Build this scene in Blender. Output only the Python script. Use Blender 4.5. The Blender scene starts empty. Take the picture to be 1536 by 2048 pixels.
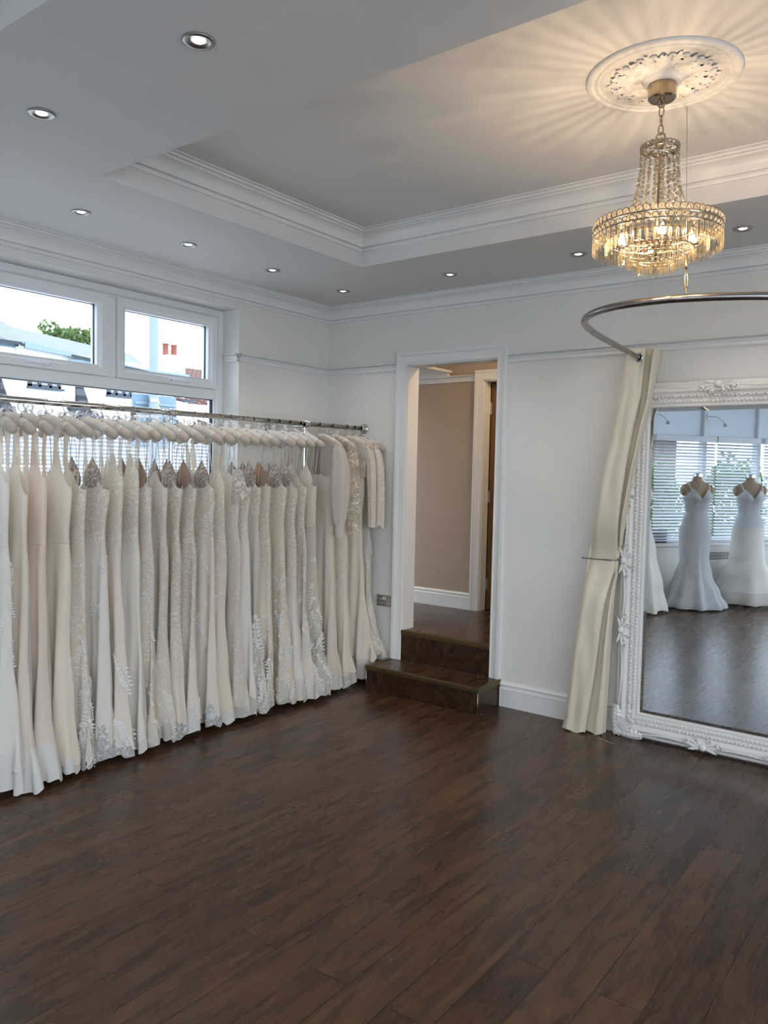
import bpy, math, random
from mathutils import Vector, Matrix, noise
R = random.Random(7)
PI = math.pi
SKY, EXPO, HALLW = 3.0, 0.66, 13
scene = bpy.context.scene
COL = scene.collection

# ------------------------------------------------------------------ materials
MATS = {}
class NT:
    def __init__(s, name):
        s.m = bpy.data.materials.new(name); s.m.use_nodes = True
        s.t = s.m.node_tree; s.t.nodes.clear()
        s.out = s.t.nodes.new('ShaderNodeOutputMaterial')
    def n(s, typ, **kw):
        nd = s.t.nodes.new('ShaderNode' + typ)
        for k, v in kw.items():
            if k.startswith('i_'):
                key = k[2:].replace('_', ' ')
                nd.inputs[key].default_value = v
            else: setattr(nd, k, v)
        return nd
    def l(s, a, b): s.t.links.new(a, b)
    def coord(s, which='Object', scale=(1, 1, 1), rot=(0, 0, 0), loc=(0, 0, 0)):
        c = s.n('TexCoord'); mp = s.n('Mapping')
        mp.inputs['Scale'].default_value = scale; mp.inputs['Rotation'].default_value = rot; mp.inputs['Location'].default_value = loc
        s.l(c.outputs[which], mp.inputs['Vector']); return mp.outputs['Vector']
    def noise(s, vec, scale, detail=3, rough=.5, dist=0.0, dim='3D', w=None):
        nd = s.n('TexNoise', noise_dimensions=dim); nd.inputs['Scale'].default_value = scale; nd.inputs['Detail'].default_value = detail
        nd.inputs['Roughness'].default_value = rough; nd.inputs['Distortion'].default_value = dist
        s.l(vec, nd.inputs['Vector'])
        if w is not None: s.l(w, nd.inputs['W'])
        return nd
    def ramp(s, fac, stops, interp='LINEAR'):
        r = s.n('ValToRGB'); e = r.color_ramp; e.interpolation = interp
        while len(e.elements) < len(stops): e.elements.new(.5)
        for el, (p, c) in zip(e.elements, stops):
            el.position = p; el.color = (c, c, c, 1) if isinstance(c, (int, float)) else (*c, 1)
        s.l(fac, r.inputs['Fac']); return r.outputs['Color']
    def math(s, op, a, b=None, clamp=False):
        m = s.n('Math', operation=op, use_clamp=clamp)
        for i, x in enumerate((a, b)):
            if x is None: continue
            if isinstance(x, (int, float)): m.inputs[i].default_value = x
            else: s.l(x, m.inputs[i])
        return m.outputs[0]
    def mix(s, fac, a, b, blend='MIX'):
        m = s.n('MixRGB', blend_type=blend)
        for k, x in (('Fac', fac), ('Color1', a), ('Color2', b)):
            if isinstance(x, (int, float)): m.inputs[k].default_value = x
            elif isinstance(x, tuple): m.inputs[k].default_value = (*x, 1)
            else: s.l(x, m.inputs[k])
        return m.outputs['Color']
    def bump(s, h, strength=.3, dist=.01):
        b = s.n('Bump'); b.inputs['Strength'].default_value = strength; b.inputs['Distance'].default_value = dist
        s.l(h, b.inputs['Height']); return b.outputs['Normal']
    def bsdf(s, color=(.8, .8, .8), rough=.5, metal=0., spec=.5, normal=None, **kw):
        p = s.n('BsdfPrincipled')
        if isinstance(color, tuple): p.inputs['Base Color'].default_value = (*color, 1)
        else: s.l(color, p.inputs['Base Color'])
        if isinstance(rough, (int, float)): p.inputs['Roughness'].default_value = rough
        else: s.l(rough, p.inputs['Roughness'])
        p.inputs['Metallic'].default_value = metal; p.inputs['Specular IOR Level'].default_value = spec
        if normal is not None: s.l(normal, p.inputs['Normal'])
        for k, v in kw.items(): p.inputs[k.replace('_', ' ')].default_value = v
        return p
    def done(s, sh):
        s.l(sh.outputs[0], s.out.inputs['Surface']); MATS[s.m.name] = s.m; return s.m
    def mixs(s, fac, a, b):
        m = s.n('MixShader')
        if isinstance(fac, (int, float)): m.inputs[0].default_value = fac
        else: s.l(fac, m.inputs[0])
        s.l(a.outputs[0], m.inputs[1]); s.l(b.outputs[0], m.inputs[2]); return m

def paint(name, col, rough=.55, bs=.04, scale=60, var=.02):
    t = NT(name); v = t.coord()
    n1 = t.noise(v, scale, 4); n2 = t.noise(v, 1.3, 2)
    c = t.mix(t.math('MULTIPLY', n2.outputs[0], 1.0), tuple(x * (1 - var) for x in col), tuple(min(1, x * (1 + var)) for x in col))
    return t.done(t.bsdf(c, rough, spec=.3, normal=t.bump(n1.outputs[0], bs, .004)))
M_WALL = paint('wall_paint', (.79, .78, .745), .6)
M_CEIL = paint('ceiling_paint', (.74, .735, .72), .7)
M_TRIM = paint('trim_gloss_paint', (.82, .82, .81), .32, .02, 25)
M_PLAS = paint('plaster_white', (.80, .79, .77), .6, .15, 90)
M_FRAME = paint('mirror_frame_paint', (.80, .785, .755), .42, .12, 120)
M_UPVC = paint('white_upvc', (.80, .83, .86), .28, .01, 30)
M_RENDER = paint('white_render', (.80, .81, .82), .8, .1, 30)
M_HALL = paint('hall_paint_dimmed', (.43, .345, .265), .6)  # the hall's dim warm light is put into this wall colour
M_DARKP = paint('dark_plastic', (.02, .02, .022), .4, .02)
M_BLUEP = paint('sign_back_grey', (.16, .24, .32), .5, .02)
M_GREYP = paint('lamp_post_grey', (.22, .27, .33), .5, .05)
M_YEL = paint('yellow_sticker', (.8, .55, .06), .5, .01)
M_TERRA = paint('terracotta', (.22, .075, .055), .8, .1)
M_BRICK = paint('brown_brick', (.14, .10, .085), .8, .1)
M_TAG = paint('kraft_tag', (.45, .24, .13), .7, .05)
M_DGREY = paint('anthracite_upvc', (.05, .065, .085), .4, .02)
M_GUTTER = paint('gutter_grey', (.20, .27, .36), .5, .02)
M_PLATE = paint('dark_bronze_plate', (.035, .027, .02), .35, .02)
M_HEAT = paint('heater_enamel', (.72, .72, .70), .4, .02)
M_BLIND = paint('blind_slat_white', (.78, .81, .85), .4, .02)
M_SKINF = paint('mannequin_jersey', (.43, .315, .23), .8, .1, 200)
M_BARK = paint('bark', (.09, .06, .04), .9, .4, 40)

def metal(name, col, rough, aniso=False, bs=.03):
    t = NT(name); v = t.coord(scale=(1, 1, 40) if aniso else (1, 1, 1)); n1 = t.noise(v, 30, 3)
    r = t.math('ADD', t.math('MULTIPLY', n1.outputs[0], .12), rough - .06)
    return t.done(t.bsdf(col, r, 1.0, normal=t.bump(n1.outputs[0], bs, .002)))
M_CHROME = metal('chrome', (.72, .73, .75), .10)
M_RAILC = metal('dress_rail_chrome', (.50, .50, .50), .16)
M_STEEL = metal('brushed_steel', (.34, .31, .28), .34)
M_GUN = metal('rail_tube_steel', (.30, .285, .275), .26)
M_BRASS = metal('brass_nosing', (.17, .125, .058), .42)
M_GOLD = metal('pale_gold_wire', (.62, .50, .28), .25)
M_NICKEL = metal('satin_nickel', (.50, .49, .46), .36)
M_SOCK = metal('brushed_socket_plate', (.52, .51, .48), .5)
M_BEZEL = metal('dark_satin_bezel', (.40, .395, .385), .3)
M_CHAND = metal('antique_chrome', (.42, .34, .25), .22)

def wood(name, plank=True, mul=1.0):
    t = NT(name)
    c = t.n('TexCoord'); sx = t.n('SeparateXYZ'); t.l(c.outputs['Object'], sx.inputs[0])
    cb = t.n('CombineXYZ'); t.l(sx.outputs['Y'], cb.inputs['X']); t.l(t.math('SUBTRACT', sx.outputs['X'], 2.85 - .153 * 40), cb.inputs['Y'])
    if not plank: t.l(sx.outputs['Z'], cb.inputs['Z'])
    br = t.n('TexBrick'); br.offset = .37; br.offset_frequency = 2; br.squash = 1
    br.inputs['Scale'].default_value = 1; br.inputs['Brick Width'].default_value = 1.24; br.inputs['Row Height'].default_value = .153
    br.inputs['Mortar Size'].default_value = .0021 if plank else 0.; br.inputs['Mortar Smooth'].default_value = .2
    br.inputs['Color1'].default_value = (0, 0, 0, 1); br.inputs['Color2'].default_value = (1, 1, 1, 1); br.inputs['Mortar'].default_value = (.5, .5, .5, 1)
    t.l(cb.outputs[0], br.inputs['Vector'])
    w = t.math('MULTIPLY', br.outputs['Color'], 37.0)
    mp = t.n('Mapping'); mp.inputs['Scale'].default_value = (1.6, 9, 9) ; t.l(cb.outputs[0], mp.inputs['Vector'])
    mp2 = t.n('Mapping'); mp2.inputs['Scale'].default_value = (5, 60, 60); t.l(cb.outputs[0], mp2.inputs['Vector'])
    big = t.noise(mp.outputs[0], 1.6, 5, .62, .9, '4D', w)
    fine = t.noise(mp2.outputs[0], 1.5, 5, .65, .5, '4D', w)
    pat = t.noise(mp.outputs[0], .7, 2, .5, .2, '4D', w)
    f = t.math('ADD', t.math('MULTIPLY', big.outputs[0], .72), t.math('MULTIPLY', fine.outputs[0], .28))
    f = t.math('ADD', f, t.math('MULTIPLY', t.math('SUBTRACT', br.outputs['Color'], .5), .10))
    C = lambda *x: tuple(q * mul for q in x)
    col = t.ramp(f, [(.34, C(.030, .0165, .0100)), (.44, C(.054, .0280, .0150)), (.52, C(.076, .0390, .0195)), (.60, C(.100, .0520, .0240)), (.68, C(.140, .077, .033))])
    mp3 = t.n('Mapping'); mp3.inputs['Scale'].default_value = (7, 26, 26); t.l(cb.outputs[0], mp3.inputs['Vector'])
    fig = t.noise(mp3.outputs[0], 1.0, 4, .7, 1.6, '4D', w)          # broken cross figure and scuffs in the grain
    col = t.mix(t.math('MULTIPLY', t.ramp(fig.outputs[0], [(.46, 0.), (.78, 1.)]), .26), col, C(.030, .016, .0095))
    col = t.mix(t.math('MULTIPLY', t.ramp(pat.outputs[0], [(.52, 0.), (.74, 1.)]), .45), col, C(.115, .062, .027))
    if plank:
        col = t.mix(t.math('MULTIPLY', br.outputs['Fac'], .8), col, (.010, .007, .005))
    h = t.math('SUBTRACT', t.math('MULTIPLY', fine.outputs[0], .22), t.math('MULTIPLY', br.outputs['Fac'], 2.2))
    rg = t.math('ADD', t.math('MULTIPLY', big.outputs[0], .08), .235)
    return t.done(t.bsdf(col, rg, spec=.34, normal=t.bump(h, .08, .0025)))
M_FLOOR = wood('dark_hickory_planks')
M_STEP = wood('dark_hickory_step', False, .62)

def doorwood():
    t = NT('golden_oak_veneer'); v = t.coord(scale=(14, 14, .9)); n1 = t.noise(v, 2.2, 5, .6, .6)
    c = t.ramp(n1.outputs[0], [(.3, (.10, .042, .010)), (.7, (.22, .10, .028))])
    return t.done(t.bsdf(c, .35, normal=t.bump(n1.outputs[0], .1, .003)))
M_OAK = doorwood()

def fabric(name, col, rough=.75, trans=.28, weave=500, sheen=.3, tcol=None, crease=.0):
    t = NT(name); v = t.coord()
    n1 = t.noise(v, weave, 2); n2 = t.noise(v, 9, 3)
    c = t.mix(n2.outputs[0], tuple(x * .965 for x in col), tuple(min(.95, x * 1.03) for x in col))
    h = t.math('ADD', t.math('MULTIPLY', n1.outputs[0], .3), t.math('MULTIPLY', n2.outputs[0], crease))
    nm = t.bump(h, .25, .004)
    p = t.bsdf(c, rough, spec=.25, normal=nm, Sheen_Weight=sheen, Sheen_Roughness=.4)
    tr = t.n('BsdfTranslucent'); tr.inputs['Color'].default_value = (*(tcol or tuple(min(1, x * 1.08) for x in col)), 1)
    return t.done(t.mixs(trans, p, tr))
F_IVORY = fabric('ivory_crepe', (.86, .80, .715), tcol=(1., .86, .66))
F_WHITE = fabric('white_crepe', (.87, .845, .805), tcol=(1., .92, .80))
F_BLUSH = fabric('blush_crepe', (.86, .775, .69), tcol=(1., .74, .50))
F_CREAM = fabric('cream_satin', (.86, .795, .68), .42, .22, 500, .2, (1., .88, .62))
F_SATIN = fabric('ivory_satin', (.85, .815, .76), .34, .2)
def ruched(name, col):
    t = NT(name); v = t.coord(); sx = t.n('SeparateXYZ'); t.l(v, sx.inputs[0])
    w = t.math('SINE', t.math('ADD', t.math('MULTIPLY', sx.outputs['X'], 820.0), t.math('MULTIPLY', t.noise(v, 40, 2).outputs[0], 7.0)))
    c = t.mix(t.math('MULTIPLY', t.math('ADD', w, 1.0), .12), tuple(x * 1.02 for x in col), tuple(x * .8 for x in col))
    return t.done(t.bsdf(c, .5, spec=.35, normal=t.bump(w, .55, .003), Sheen_Weight=.2))
F_PAD = ruched('padded_hanger_satin', (.80, .73, .645))
F_PADW = ruched('padded_hanger_white_satin', (.81, .78, .74))
F_LOOP = fabric('hanging_loop_ribbon', (.80, .76, .70), .5, .1)
F_RIB = fabric('organza_ribbon', (.84, .83, .82), .5, .45)
F_TIP = fabric('shaded_hanger_end_satin', (.54, .455, .38), .5, .0)  # darker satin: shade on the hanger ends is put into the colour

def lace(name, base, top, scale=1.0, thr=.5, alpha=None, rough=.8, trans=.22, cl=.35, tcol=None, lines=False):
    """embroidered lace: scrolling cords and petals over a base cloth (alpha < 1 = open net)"""
    t = NT(name); v = t.coord()
    d = t.noise(v, 14 * scale, 2)
    add = t.n('VectorMath', operation='MULTIPLY_ADD'); t.l(d.outputs['Color'], add.inputs[0]); add.inputs[1].default_value = (.05 / scale,) * 3; t.l(v, add.inputs[2])
    vo = t.n('TexVoronoi', feature='F1'); vo.inputs['Scale'].default_value = 46 * scale; t.l(add.outputs[0], vo.inputs['Vector'])
    ln = t.noise(v, 17 * scale, 1, .5, 1.6)
    vine = t.ramp(t.math('ABSOLUTE', t.math('SUBTRACT', ln.outputs[0], .5)), [(.0, 1.), (.028, 1.), (.05, 0.)])
    ln2 = t.noise(v, 34 * scale, 1, .5, 2.2)
    vine2 = t.ramp(t.math('ABSOLUTE', t.math('SUBTRACT', ln2.outputs[0], .52)), [(.0, .9), (.03, .8), (.06, 0.)])
    petal = t.ramp(vo.outputs['Distance'], [(.0, 1.), (.26, .95), (.34, 0.)])
    m = t.noise(v, 6.5 * scale, 2)
    mask = t.ramp(m.outputs[0], [(max(0, cl), 0.), (cl + .10, 1.)])
    mp_ = t.ramp(t.noise(v, 9 * scale, 1).outputs[0], [(.50, 0.), (.56, 1.)])
    p = t.math('MULTIPLY', t.math('MAXIMUM', t.math('MAXIMUM', vine, vine2), t.math('MULTIPLY', petal, mp_)), mask, True)
    net = t.noise(v, 420, 1)
    c = t.mix(p, base, top)
    h = t.math('ADD', p, t.math('MULTIPLY', net.outputs[0], .15))
    if lines:
        sx = t.n('SeparateXYZ'); t.l(v, sx.inputs[0])
        q = t.math('SUBTRACT', sx.outputs['Z'], t.math('MULTIPLY', t.math('ABSOLUTE', sx.outputs['X']), 1.3))
        st = t.math('SINE', t.math('MULTIPLY', q, 190.0)); st = t.ramp(st, [(.55, 0.), (.9, 1.)])
        fade = t.ramp(sx.outputs['Z'], [(.45, 0.), (.75, 1.)])
        st = t.math('MULTIPLY', st, fade)
        c = t.mix(st, base, top); h = st; p = st
    nm = t.bump(h, .55, .004)
    b = t.bsdf(c, rough, spec=.25, normal=nm, Sheen_Weight=.2)
    tr = t.n('BsdfTranslucent'); tr.inputs['Color'].default_value = (*(tcol or tuple(min(1, x * 1.1) for x in top)), 1)
    s = t.mixs(trans, b, tr)
    if alpha is not None:
        tp = t.n('BsdfTransparent')
        fac = t.math('MAXIMUM', p, alpha)
        s = t.mixs(fac, tp, s)
    return t.done(s)
L_WARM = lace('warm_scroll_lace', (.755, .685, .575), (.89, .86, .81), 1.0, tcol=(1., .82, .55))
L_WHITE = lace('white_scroll_lace', (.72, .675, .61), (.84, .82, .79), 1.15)
L_FINE = lace('fine_leaf_lace', (.755, .69, .59), (.89, .86, .81), 1.5, cl=.3, tcol=(1., .84, .6))
L_YEL = lace('champagne_lace', (.765, .69, .55), (.89, .855, .78), 1.0, tcol=(1., .80, .48))
L_NUDE = lace('brown_lined_cup_lace', (.27, .19, .155), (.66, .58, .51), 1.6, cl=.28, trans=.05)
L_MESH = lace('nude_mesh', (.33, .215, .15), (.44, .32, .25), 3.0, cl=.2, trans=.05)
L_OPEN = lace('open_sleeve_lace', (.66, .57, .43), (.84, .80, .73), .9, alpha=.30, cl=.33)
L_TULLE = lace('tulle_with_lace', (.80, .76, .69), (.86, .85, .82), .9, alpha=.80, cl=.5, trans=.3)
L_HEM = lace('ruffled_hem_lace', (.56, .55, .53), (.82, .82, .81), 1.0, cl=.25, alpha=.8)
L_BEAD = lace('beaded_chevron_net', (.52, .54, .56), (.92, .93, .95), 1.0, lines=True, rough=.45)
L_BODI = lace('white_floral_lace', (.70, .74, .78), (.86, .88, .90), 2.0, cl=.2)
def lacefade(name, zc, plain, base, top, scale=1.2, soft=.16, trans=.22):
    t = NT(name); v = t.coord()
    d = t.noise(v, 14 * scale, 2); add = t.n('VectorMath', operation='MULTIPLY_ADD'); t.l(d.outputs['Color'], add.inputs[0]); add.inputs[1].default_value = (.05 / scale,) * 3; t.l(v, add.inputs[2])
    vo = t.n('TexVoronoi', feature='F1'); vo.inputs['Scale'].default_value = 42 * scale; t.l(add.outputs[0], vo.inputs['Vector'])
    ln = t.noise(v, 16 * scale, 1, .5, 1.6); vine = t.ramp(t.math('ABSOLUTE', t.math('SUBTRACT', ln.outputs[0], .5)), [(.0, 1.), (.03, 1.), (.055, 0.)])
    petal = t.math('MULTIPLY', t.ramp(vo.outputs['Distance'], [(.0, 1.), (.28, .95), (.36, 0.)]), t.ramp(t.noise(v, 9 * scale, 1).outputs[0], [(.48, 0.), (.55, 1.)]))
    p = t.math('MAXIMUM', vine, petal)
    sx = t.n('SeparateXYZ'); t.l(v, sx.inputs[0])
    zz = t.math('ADD', sx.outputs['Z'], t.math('MULTIPLY', t.math('SUBTRACT', t.noise(v, 7, 2).outputs[0], .5), .55))
    fade = t.n('MapRange'); fade.inputs['From Min'].default_value = zc - soft; fade.inputs['From Max'].default_value = zc + soft; t.l(zz, fade.inputs['Value'])
    f = fade.outputs[0]
    pf = t.math('MULTIPLY', p, t.ramp(f, [(.05, 0.), (.4, 1.)]))
    c = t.mix(pf, t.mix(t.math('MULTIPLY', f, .9), plain, base), top)
    nm = t.bump(t.math('ADD', pf, t.math('MULTIPLY', t.noise(v, 420, 1).outputs[0], .15)), .55, .004)
    b = t.bsdf(c, .75, spec=.25, normal=nm, Sheen_Weight=.2)
    tr = t.n('BsdfTranslucent'); tr.inputs['Color'].default_value = (1., .83, .58, 1)
    return t.done(t.mixs(trans, b, tr))
_IV, _WH, _CR = (.86, .80, .715), (.87, .845, .805), (.86, .795, .68)
_LB, _LT = (.755, .685, .575), (.89, .86, .80)
K_HI = lacefade('lace_bodice_over_ivory', 1.16, _IV, _LB, _LT)
K_HW = lacefade('lace_bodice_over_white', 1.20, _WH, (.70, .645, .56), _LT, 1.0)
K_MID = lacefade('lace_to_hip_over_cream', .86, _CR, _LB, _LT, 1.3)
K_MW = lacefade('lace_to_hip_over_white', .92, _WH, (.70, .64, .55), _LT, 1.1)
K_LOW = lacefade('lace_to_knee_over_ivory', .52, _IV, (.70, .635, .54), _LT, 1.25)
F_UND = fabric('shaded_underskirt', (.78, .765, .74), .75, .2)
F_CHIF = None
def sheer(name, col, alpha):
    t = NT(name); v = t.coord(); n1 = t.noise(v, 400, 2)
    p = t.bsdf(col, .7, spec=.2, normal=t.bump(n1.outputs[0], .2, .002))
    tr = t.n('BsdfTranslucent'); tr.inputs['Color'].default_value = (*col, 1)
    return t.done(t.mixs(alpha, t.n('BsdfTransparent'), t.mixs(.4, p, tr)))
F_CHIF = sheer('sheer_chiffon', (.84, .80, .745), .8)
F_TULLE = sheer('soft_tulle', (.84, .85, .86), .8)
F_APPL = fabric('applique_white', (.86, .845, .815), .8, .15, 200, .2)

def curtain_mat():
    t = NT('cream_slub_silk'); v = t.coord(scale=(260, 260, 14)); v2 = t.coord(scale=(14, 14, 5))
    n1 = t.noise(v, 1.0, 3); n2 = t.noise(v2, 1.2, 3)
    c = t.mix(n1.outputs[0], (.72, .65, .50), (.83, .765, .62))
    p = t.bsdf(c, .36, spec=.5, normal=t.bump(t.math('ADD', t.math('MULTIPLY', n1.outputs[0], .08), n2.outputs[0]), .35, .012), Sheen_Weight=.3)
    tr = t.n('BsdfTranslucent'); tr.inputs['Color'].default_value = (.75, .66, .46, 1)
    return t.done(t.mixs(.12, p, tr))
M_CURT = curtain_mat()
def glassm():
    t = NT('window_glass')
    g = t.n('BsdfGlossy'); g.inputs['Roughness'].default_value = .02
    tp = t.n('BsdfTransparent'); tp.inputs['Color'].default_value = (.97, .985, 1, 1)
    lw = t.n('LayerWeight'); lw.inputs['Blend'].default_value = .12
    f = t.math('MULTIPLY', lw.outputs['Fresnel'], .35)
    return t.done(t.mixs(f, tp, g))
M_GLASS = glassm()
def film():
    t = NT('frosted_stripe_film')
    p = t.bsdf((.82, .85, .88), .6, spec=.3); tr = t.n('BsdfTranslucent'); tr.inputs['Color'].default_value = (.85, .9, .95, 1)
    return t.done(t.mixs(.5, p, tr))
M_FILM = film()
def frosted():
    t = NT('opal_fanlight_glass')
    p = t.bsdf((.56, .58, .60), .35, spec=.4); tr = t.n('BsdfTranslucent'); tr.inputs['Color'].default_value = (.72, .76, .80, 1)
    return t.done(t.mixs(.42, p, tr))
M_OPAL = frosted()
def mirrorm():
    t = NT('silvered_mirror'); v = t.coord(); n1 = t.noise(v, 2, 1)
    c = t.mix(n1.outputs[0], (.80, .85, .88), (.82, .865, .895))
    return t.done(t.bsdf(c, .008, 1.0))
M_MIRROR = mirrorm()
def crystal():
    t = NT('cut_crystal')
    tp = t.n('BsdfTransparent'); tp.inputs['Color'].default_value = (.86, .82, .73, 1)
    gl = t.n('BsdfGlossy'); gl.inputs['Roughness'].default_value = .07; gl.inputs['Color'].default_value = (1, .95, .86, 1)
    tr = t.n('BsdfTranslucent'); tr.inputs['Color'].default_value = (1, .93, .8, 1)
    lw = t.n('LayerWeight'); lw.inputs['Blend'].default_value = .45
    f = t.math('ADD', t.math('MULTIPLY', lw.outputs['Facing'], .55), .05)
    return t.done(t.mixs(f, tp, t.mixs(.26, gl, tr)))
M_CRYS = crystal()
def crystalbead():
    t = NT('crystal_bead')
    tp = t.n('BsdfTransparent'); tp.inputs['Color'].default_value = (.60, .57, .52, 1)
    gl = t.n('BsdfGlossy'); gl.inputs['Roughness'].default_value = .06; gl.inputs['Color'].default_value = (1, .95, .86, 1)
    tr = t.n('BsdfTranslucent'); tr.inputs['Color'].default_value = (1, .93, .8, 1)
    lw = t.n('LayerWeight'); lw.inputs['Blend'].default_value = .45
    f = t.math('ADD', t.math('MULTIPLY', lw.outputs['Facing'], .45), .18)
    return t.done(t.mixs(f, tp, t.mixs(.24, gl, tr)))
M_CBEAD = crystalbead()
def emit(name, col, st):
    t = NT(name); e = t.n('Emission'); e.inputs['Color'].default_value = (*col, 1); e.inputs['Strength'].default_value = st
    return t.done(e)
def envelope():
    t = NT('bulb_envelope'); e = t.n('Emission'); e.inputs['Color'].default_value = (1, .74, .42, 1); e.inputs['Strength'].default_value = 26; t.m.cycles.emission_sampling = 'NONE'
    return t.done(t.mixs(.30, t.n('BsdfTransparent'), e))
M_ENV = envelope()
M_LED = emit('led_lamp_face', (1, .95, .84), 14); M_LED.cycles.emission_sampling = 'NONE'
M_DLED = M_LED
def tiles(name, c1, c2, axis, h=.2, w=.3):
    t = NT(name); v = t.coord('Object')
    br = t.n('TexBrick'); br.inputs['Scale'].default_value = 1; br.inputs['Brick Width'].default_value = w; br.inputs['Row Height'].default_value = h
    br.inputs['Mortar Size'].default_value = .045; br.inputs['Color1'].default_value = (*c1, 1); br.inputs['Color2'].default_value = (*c2, 1)
    br.inputs['Mortar'].default_value = tuple(x * .3 for x in c1) + (1,); t.l(v, br.inputs['Vector'])
    return t.done(t.bsdf(br.outputs['Color'], .7, normal=t.bump(br.outputs['Fac'], -.3, .02)))
M_SLATE = tiles('grey_concrete_roof_tile', (.135, .165, .20), (.16, .19, .225), 'x', .30, 9.)
M_HUNG = tiles('dark_slate_hanging', (.055, .06, .075), (.075, .08, .10), 'x', .22, .5)
M_RED = tiles('red_clay_tile', (.20, .075, .055), (.25, .105, .08), 'x', .12, .18)
def leafm():
    t = NT('foliage'); v = t.coord(); n1 = t.noise(v, 8, 3)
    c = t.ramp(n1.outputs[0], [(.3, (.04, .075, .025)), (.7, (.12, .18, .065))])
    p = t.bsdf(c, .6); tr = t.n('BsdfTranslucent'); tr.inputs['Color'].default_value = (.18, .26, .08, 1)
    return t.done(t.mixs(.35, p, tr))
M_LEAF = leafm()
M_PAVE = paint('pavement', (.50, .50, .50), .85, .2, 25)

# ------------------------------------------------------------------ mesh helpers
class MB:
    def __init__(s): s.v = []; s.f = []; s.uv = {}
    def add(s, vs, fs):
        o = len(s.v); s.v += [tuple(p) for p in vs]; s.f += [tuple(i + o for i in f) for f in fs]
    def box(s, lo, hi, b=0.0):
        x0, y0, z0 = lo; x1, y1, z1 = hi
        if b <= 0:
            s.add([(x0, y0, z0), (x1, y0, z0), (x1, y1, z0), (x0, y1, z0), (x0, y0, z1), (x1, y0, z1), (x1, y1, z1), (x0, y1, z1)],
                  [(0, 3, 2, 1), (4, 5, 6, 7), (0, 1, 5, 4), (1, 2, 6, 5), (2, 3, 7, 6), (3, 0, 4, 7)]); return
        import itertools
        c = [(lo[i], hi[i]) for i in range(3)]; vs = []; idx = {}
        for sx, sy, sz in itertools.product((0, 1), repeat=3):
            P = [c[0][sx], c[1][sy], c[2][sz]]; sg = [1 - 2 * sx, 1 - 2 * sy, 1 - 2 * sz]
            for a in range(3):
                q = [P[i] + (0 if i == a else sg[i] * b) for i in range(3)]
                idx[(sx, sy, sz, a)] = len(vs); vs.append(tuple(q))
        fs = []
        def face(ids):
            ps = [Vector(vs[i]) for i in ids]; n = (ps[1] - ps[0]).cross(ps[2] - ps[0]); ctr = Vector(((x0 + x1) / 2, (y0 + y1) / 2, (z0 + z1) / 2)); m = sum(ps, Vector()) / len(ps)
            fs.append(tuple(ids) if n.dot(m - ctr) > 0 else tuple(reversed(ids)))
        for a in range(3):
            o = [i for i in range(3) if i != a]
            for sa in (0, 1):
                ids = []
                for p, q in ((0, 0), (1, 0), (1, 1), (0, 1)):
                    k = [0, 0, 0]; k[a] = sa; k[o[0]] = p; k[o[1]] = q; ids.append(idx[(*k, a)])
                face(ids)
            for p in (0, 1):
                for q in (0, 1):
                    k0 = [0, 0, 0]; k0[o[0]] = p; k0[o[1]] = q; k1 = list(k0); k1[a] = 1
                    face([idx[(*k0, o[0])], idx[(*k0, o[1])], idx[(*k1, o[1])], idx[(*k1, o[0])]])
        for k in itertools.product((0, 1), repeat=3): face([idx[(*k, 0)], idx[(*k, 1)], idx[(*k, 2)]])
        s.add(vs, fs)
    def prism(s, poly, z0, z1):
        n = len(poly); A = sum(poly[i][0] * poly[(i + 1) % n][1] - poly[(i + 1) % n][0] * poly[i][1] for i in range(n))
        if A < 0: poly = poly[::-1]
        s.add([(x, y, z0) for x, y in poly] + [(x, y, z1) for x, y in poly],
              [tuple(range(n - 1, -1, -1)), tuple(range(n, 2 * n))] + [(i, (i + 1) % n, n + (i + 1) % n, n + i) for i in range(n)])
    def loft(s, rings, closed=True, cap0=False, cap1=False):
        n = len(rings[0]); vs = [p for r in rings for p in r]; fs = []
        for j in range(len(rings) - 1):
            for i in range(n if closed else n - 1):
                k = (i + 1) % n; fs.append((j * n + i, j * n + k, (j + 1) * n + k, (j + 1) * n + i))
        if cap0: fs.append(tuple(range(n - 1, -1, -1)))
        if cap1: fs.append(tuple((len(rings) - 1) * n + i for i in range(n)))
        s.add(vs, fs)
    def tube(s, pts, r, n=8, caps=True, flat=1.0, ref=None):
        pts = [Vector(p) for p in pts]; rr = r if isinstance(r, (list, tuple)) else [r] * len(pts)
        rings = []; pr = None
        for i, p in enumerate(pts):
            d = (pts[min(i + 1, len(pts) - 1)] - pts[max(i - 1, 0)]).normalized()
            if pr is None:
                up = Vector(ref) if ref else (Vector((0, 0, 1)) if abs(d.z) < .9 else Vector((1, 0, 0)))
            else: up = pr
            a = d.cross(up)
            if a.length < 1e-6: a = d.orthogonal()
            a.normalize(); b = a.cross(d).normalized(); pr = b
            rings.append([p + (a * math.cos(t) + b * math.sin(t) * flat) * rr[i] for t in [2 * PI * k / n for k in range(n)]])
        s.loft(rings, True, caps, caps)
    def ring(s, c, R_, r, n=32, m=6, axis='z'):
        rings = []
        for i in range(n + 1):
            t = 2 * PI * i / n; q = []
            for k in range(m):
                u = 2 * PI * k / m; rad = R_ + r * math.cos(u)
                p = {'z': (rad * math.cos(t), rad * math.sin(t), r * math.sin(u)), 'y': (rad * math.cos(t), -r * math.sin(u), rad * math.sin(t)), 'x': (r * math.sin(u), rad * math.cos(t), rad * math.sin(t))}[axis]
                q.append((c[0] + p[0], c[1] + p[1], c[2] + p[2]))
            rings.append(q)
        s.loft(rings)
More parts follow.
